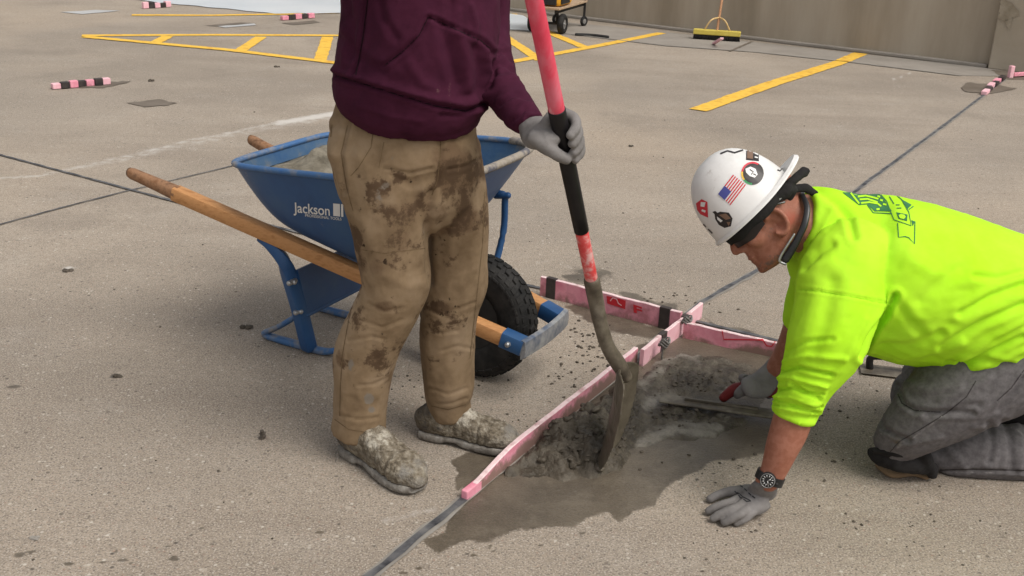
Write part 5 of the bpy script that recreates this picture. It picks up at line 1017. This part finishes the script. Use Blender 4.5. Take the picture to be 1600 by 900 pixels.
# neckband headset
mb = MB(); mb.limb([(1254, 306, 4, 2.63, 1), (1261, 325, 5, 2.595, 1), (1257, 350, 5.5, 2.568, 1), (1248, 370, 5.5, 2.56, 1), (1238, 388, 6.5, 2.56, 1), (1227, 405, 7, 2.56, 1)], sub=6, ex=3); mb.limb([(1254, 306, 4, 2.63, 1), (1251, 300, 4, 2.69, 1), (1248, 310, 4, 2.75, 1), (1236, 350, 5, 2.775, 1), (1224, 390, 6, 2.775, 1)], sub=6)
hsn = mb.build('neckband_headset', M['blackplastic'], kn, auto=60); mb = MB(); mb.limb([(1241, 366, 1.6, 2.552, 1), (1232, 380, 1.8, 2.548, 1), (1221, 398, 2.0, 2.548, 1), (1218, 408, 2.0, 2.548, 1), (1227, 413, 2, 2.548, 1)], sub=5); mb.build('metal_trim', M['steel'], hsn)
# watch on the near wrist
wC = P(1203, 746, 2.362); wax = nrm(P(1222, 700, 2.375)-P(1198, 755, 2.36)); e_ = nrm(CAMP-wC); wn = nrm(e_-wax*(e_@wax)+np.cross(wax, e_)*.0); ws = np.cross(wax, wn)
mb = MB(); rs = [[wC+(wn*math.cos(a)*.0285+ws*math.sin(a)*.0345)*(1+.05*s1)+wax*s2 for s1, s2 in ((-1, -.011), (1, -.011), (1, .011), (-1, .011))] for a in np.linspace(0, 2*np.pi, 36, endpoint=False)]; mb.rings(rs, closed=True); watch = mb.build('watch', M['blackplastic'], kn, auto=40)
wc2 = wC+wn*.031-ws*.002; mb = MB(); mb.tube([wc2-wn*.003, wc2+wn*.007], [.0205, .0190], n=28, round_=False); mb.tube([wc2+ws*.02, wc2+ws*.025], .004, n=8); mb.build('watch_case', M['darkmetal'], watch, auto=40)
mb = MB()
for k in range(12):
    a = 2*math.pi*k/12; p = wc2+wn*.0078+(wax*math.cos(a)+ws*math.sin(a))*.0115; mb.box(p, (wax*math.cos(a)+ws*math.sin(a))*.003, (-wax*math.sin(a)+ws*math.cos(a))*.0013, wn*.0005)
for a, l in ((.7, .009), (2.6, .011)): mb.box(wc2+wn*.0082+(wax*math.cos(a)+ws*math.sin(a))*l/2, (wax*math.cos(a)+ws*math.sin(a))*l/2, (-wax*math.sin(a)+ws*math.cos(a))*.0012, wn*.0005)
mb.rings([[wc2+wn*zz+(wax*math.cos(a)+ws*math.sin(a))*rr_2 for rr_2, zz in ((.0185, .0072), (.0172, .0082), (.0165, .0072))] for a in np.linspace(0, 2*np.pi, 28, endpoint=False)], closed=True); mb.build('watch_marks', M['steel'], watch)
# near glove, flat on the ground: thumb farthest, then four fingers
def g_(u, v, z): return G(u, v, z)
lof = [([P(1205, 741, 2.362), P(1197, 756, 2.36), g_(1186, 775, .036), g_(1172, 786, .034), g_(1160, 789, .028)], [.027, .032, .043, .045, .038], .58, Zv)]
for pts, r in [([g_(1160, 778, .034), g_(1144, 784, .038), g_(1122, 791, .028), g_(1106, 799, .012)], [.0125, .0118, .0112, .010]), ([g_(1166, 784, .036), g_(1150, 794, .042), g_(1130, 801, .030), g_(1114, 810, .012)], [.0128, .0122, .0115, .0102]),
               ([g_(1174, 790, .034), g_(1160, 801, .038), g_(1144, 810, .026), g_(1131, 817, .011)], [.0125, .0118, .011, .0098]), ([g_(1184, 792, .028), g_(1173, 802, .030), g_(1161, 811, .020), g_(1150, 817, .010)], [.0125, .012, .011, .0098]), ([g_(1172, 766, .034), g_(1150, 767, .034), g_(1128, 771, .022), g_(1109, 780, .012)], [.016, .014, .0125, .0105])]: lof.append((pts, r, 1, (.1, .2, .97)))
ng = glove(kn, lof, voxel=.0026); tn = bvh(ng)
H8 = lambda x, y: (1080+x/6.925, 700+y/6.925)
decal([p for s in ([H8(530, 410), H8(560, 425)], [H8(575, 440), H8(605, 468)], [H8(620, 485), H8(650, 515)], [H8(660, 520), H8(690, 545)], [H8(470, 465), H8(500, 495), H8(515, 485)], [H8(510, 510), H8(535, 540), H8(555, 545)], [H8(565, 555), H8(600, 580), H8(645, 575)], [H8(500, 480), H8(560, 530), H8(640, 570)]) for p in stroke_poly(s, 1.7)], tn, M['gloveprint'], 'glove_print', ng, off=.0008)
# far glove on the red float handle
fw_ = P(1222, 566, 2.95); hz_ = .075
HA, HB, HC = G(1130, 622, .03), G(1152, 607, .070), G(1216, 614, .075)
lof = [([P(1222, 560, 2.95), P(1208, 578, 2.955), G(1190, 601, .098), G(1172, 605, .100)], [.029, .032, .042, .036], .6, (.2, -.6, .8))]
hax = nrm(HC-HB); hp = np.cross(hax, Zv)
if hp[1] < 0: hp = -hp
for k, t in enumerate((.16, .37, .58, .78)):
    c0 = HB+(HC-HB)*t; lof.append(([c0+[0, .032, .022], c0+Zv*.035+hp*.0, c0+hp*.026+Zv*.020, c0+hp*.028-Zv*.006, c0+hp*.012-Zv*.020], [.014, .0145, .0138, .0128, .011], 1, hax))
lof.append(([G(1178, 600, .10), G(1164, 604, .085)-hp*.012, G(1156, 609, .068)-hp*.022, G(1153, 613, .052)-hp*.022], [.019, .0165, .0145, .0118], 1, (.1, .2, .97)))
glove(kn, lof, voxel=.003)
# magnesium float
fl = empty('hand_float', G(1120, 640)); tag(fl, 'long flat hand float with red handle held by the kneeling worker', 'float')
p0, p1 = G(1030, 628, .022), G(1222, 656, .024); fx = nrm(p1-p0); fy = np.cross(Zv, fx); fy = fy if fy[1] > 0 else -fy; Lf = np.linalg.norm(p1-p0)
mb = MB(); rs = [[p0+fx*t*Lf+fy*y_+Zv*z_ for y_, z_ in ((-.004, .003), (0, .0055), (.050, .0055), (.054, .003), (.054, 0), (.050, -.003), (0, -.003), (-.004, 0))] for t in (0, .01, .99, 1)]; mb.rings(rs); mb.box((p0+p1)/2+fy*.03+Zv*.010, fx*Lf*.30, fy*.005, Zv*.003); mb.build('float_blade', M['muddysteel'], fl, auto=30)
mb = MB(); mb.tube([HA, (HA+HB)/2+Zv*.004, HB, HB+(HC-HB)*.3+Zv*.004, HC, HC+hax*.06-Zv*.006, HC+hax*.085-Zv*.05], [.014, .0165, .018, .0185, .018, .017, .014], n=16, sub=5, ref=hp); mb.build('float_handle', M['redhandle'], fl)
# spare float lying behind
sf = empty('hand_float', G(1375, 586)); tag(sf, 'spare pale metal float lying on the deck under the kneeling worker\'s belly', 'float')
q0, q1 = G(1345, 583, .006), G(1420, 592, .006); sx_ = nrm(q1-q0); sy_ = np.cross(Zv, sx_); Ls = np.linalg.norm(q1-q0)
mb = MB(); mb.rings([[q0+sx_*t*Ls+sy_*y_+Zv*z_ for y_, z_ in ((-.003, .002), (0, .004), (.075, .004), (.078, .002), (.075, -.002), (0, -.002))] for t in (0, .02, .98, 1)]); mb.build('float_blade', M['muddysteel'], sf, auto=30)
mb = MB(); hm = q0+sx_*Ls*.6+sy_*.04; mb.tube([hm-sx_*.06+Zv*.005, hm-sx_*.06+Zv*.045, hm+Zv*.052, hm+sx_*.10+Zv*.05, hm+sx_*.10+Zv*.005], .012, n=12, sub=4, ref=sy_); mb.build('float_handle', M['darkmetal'], sf)
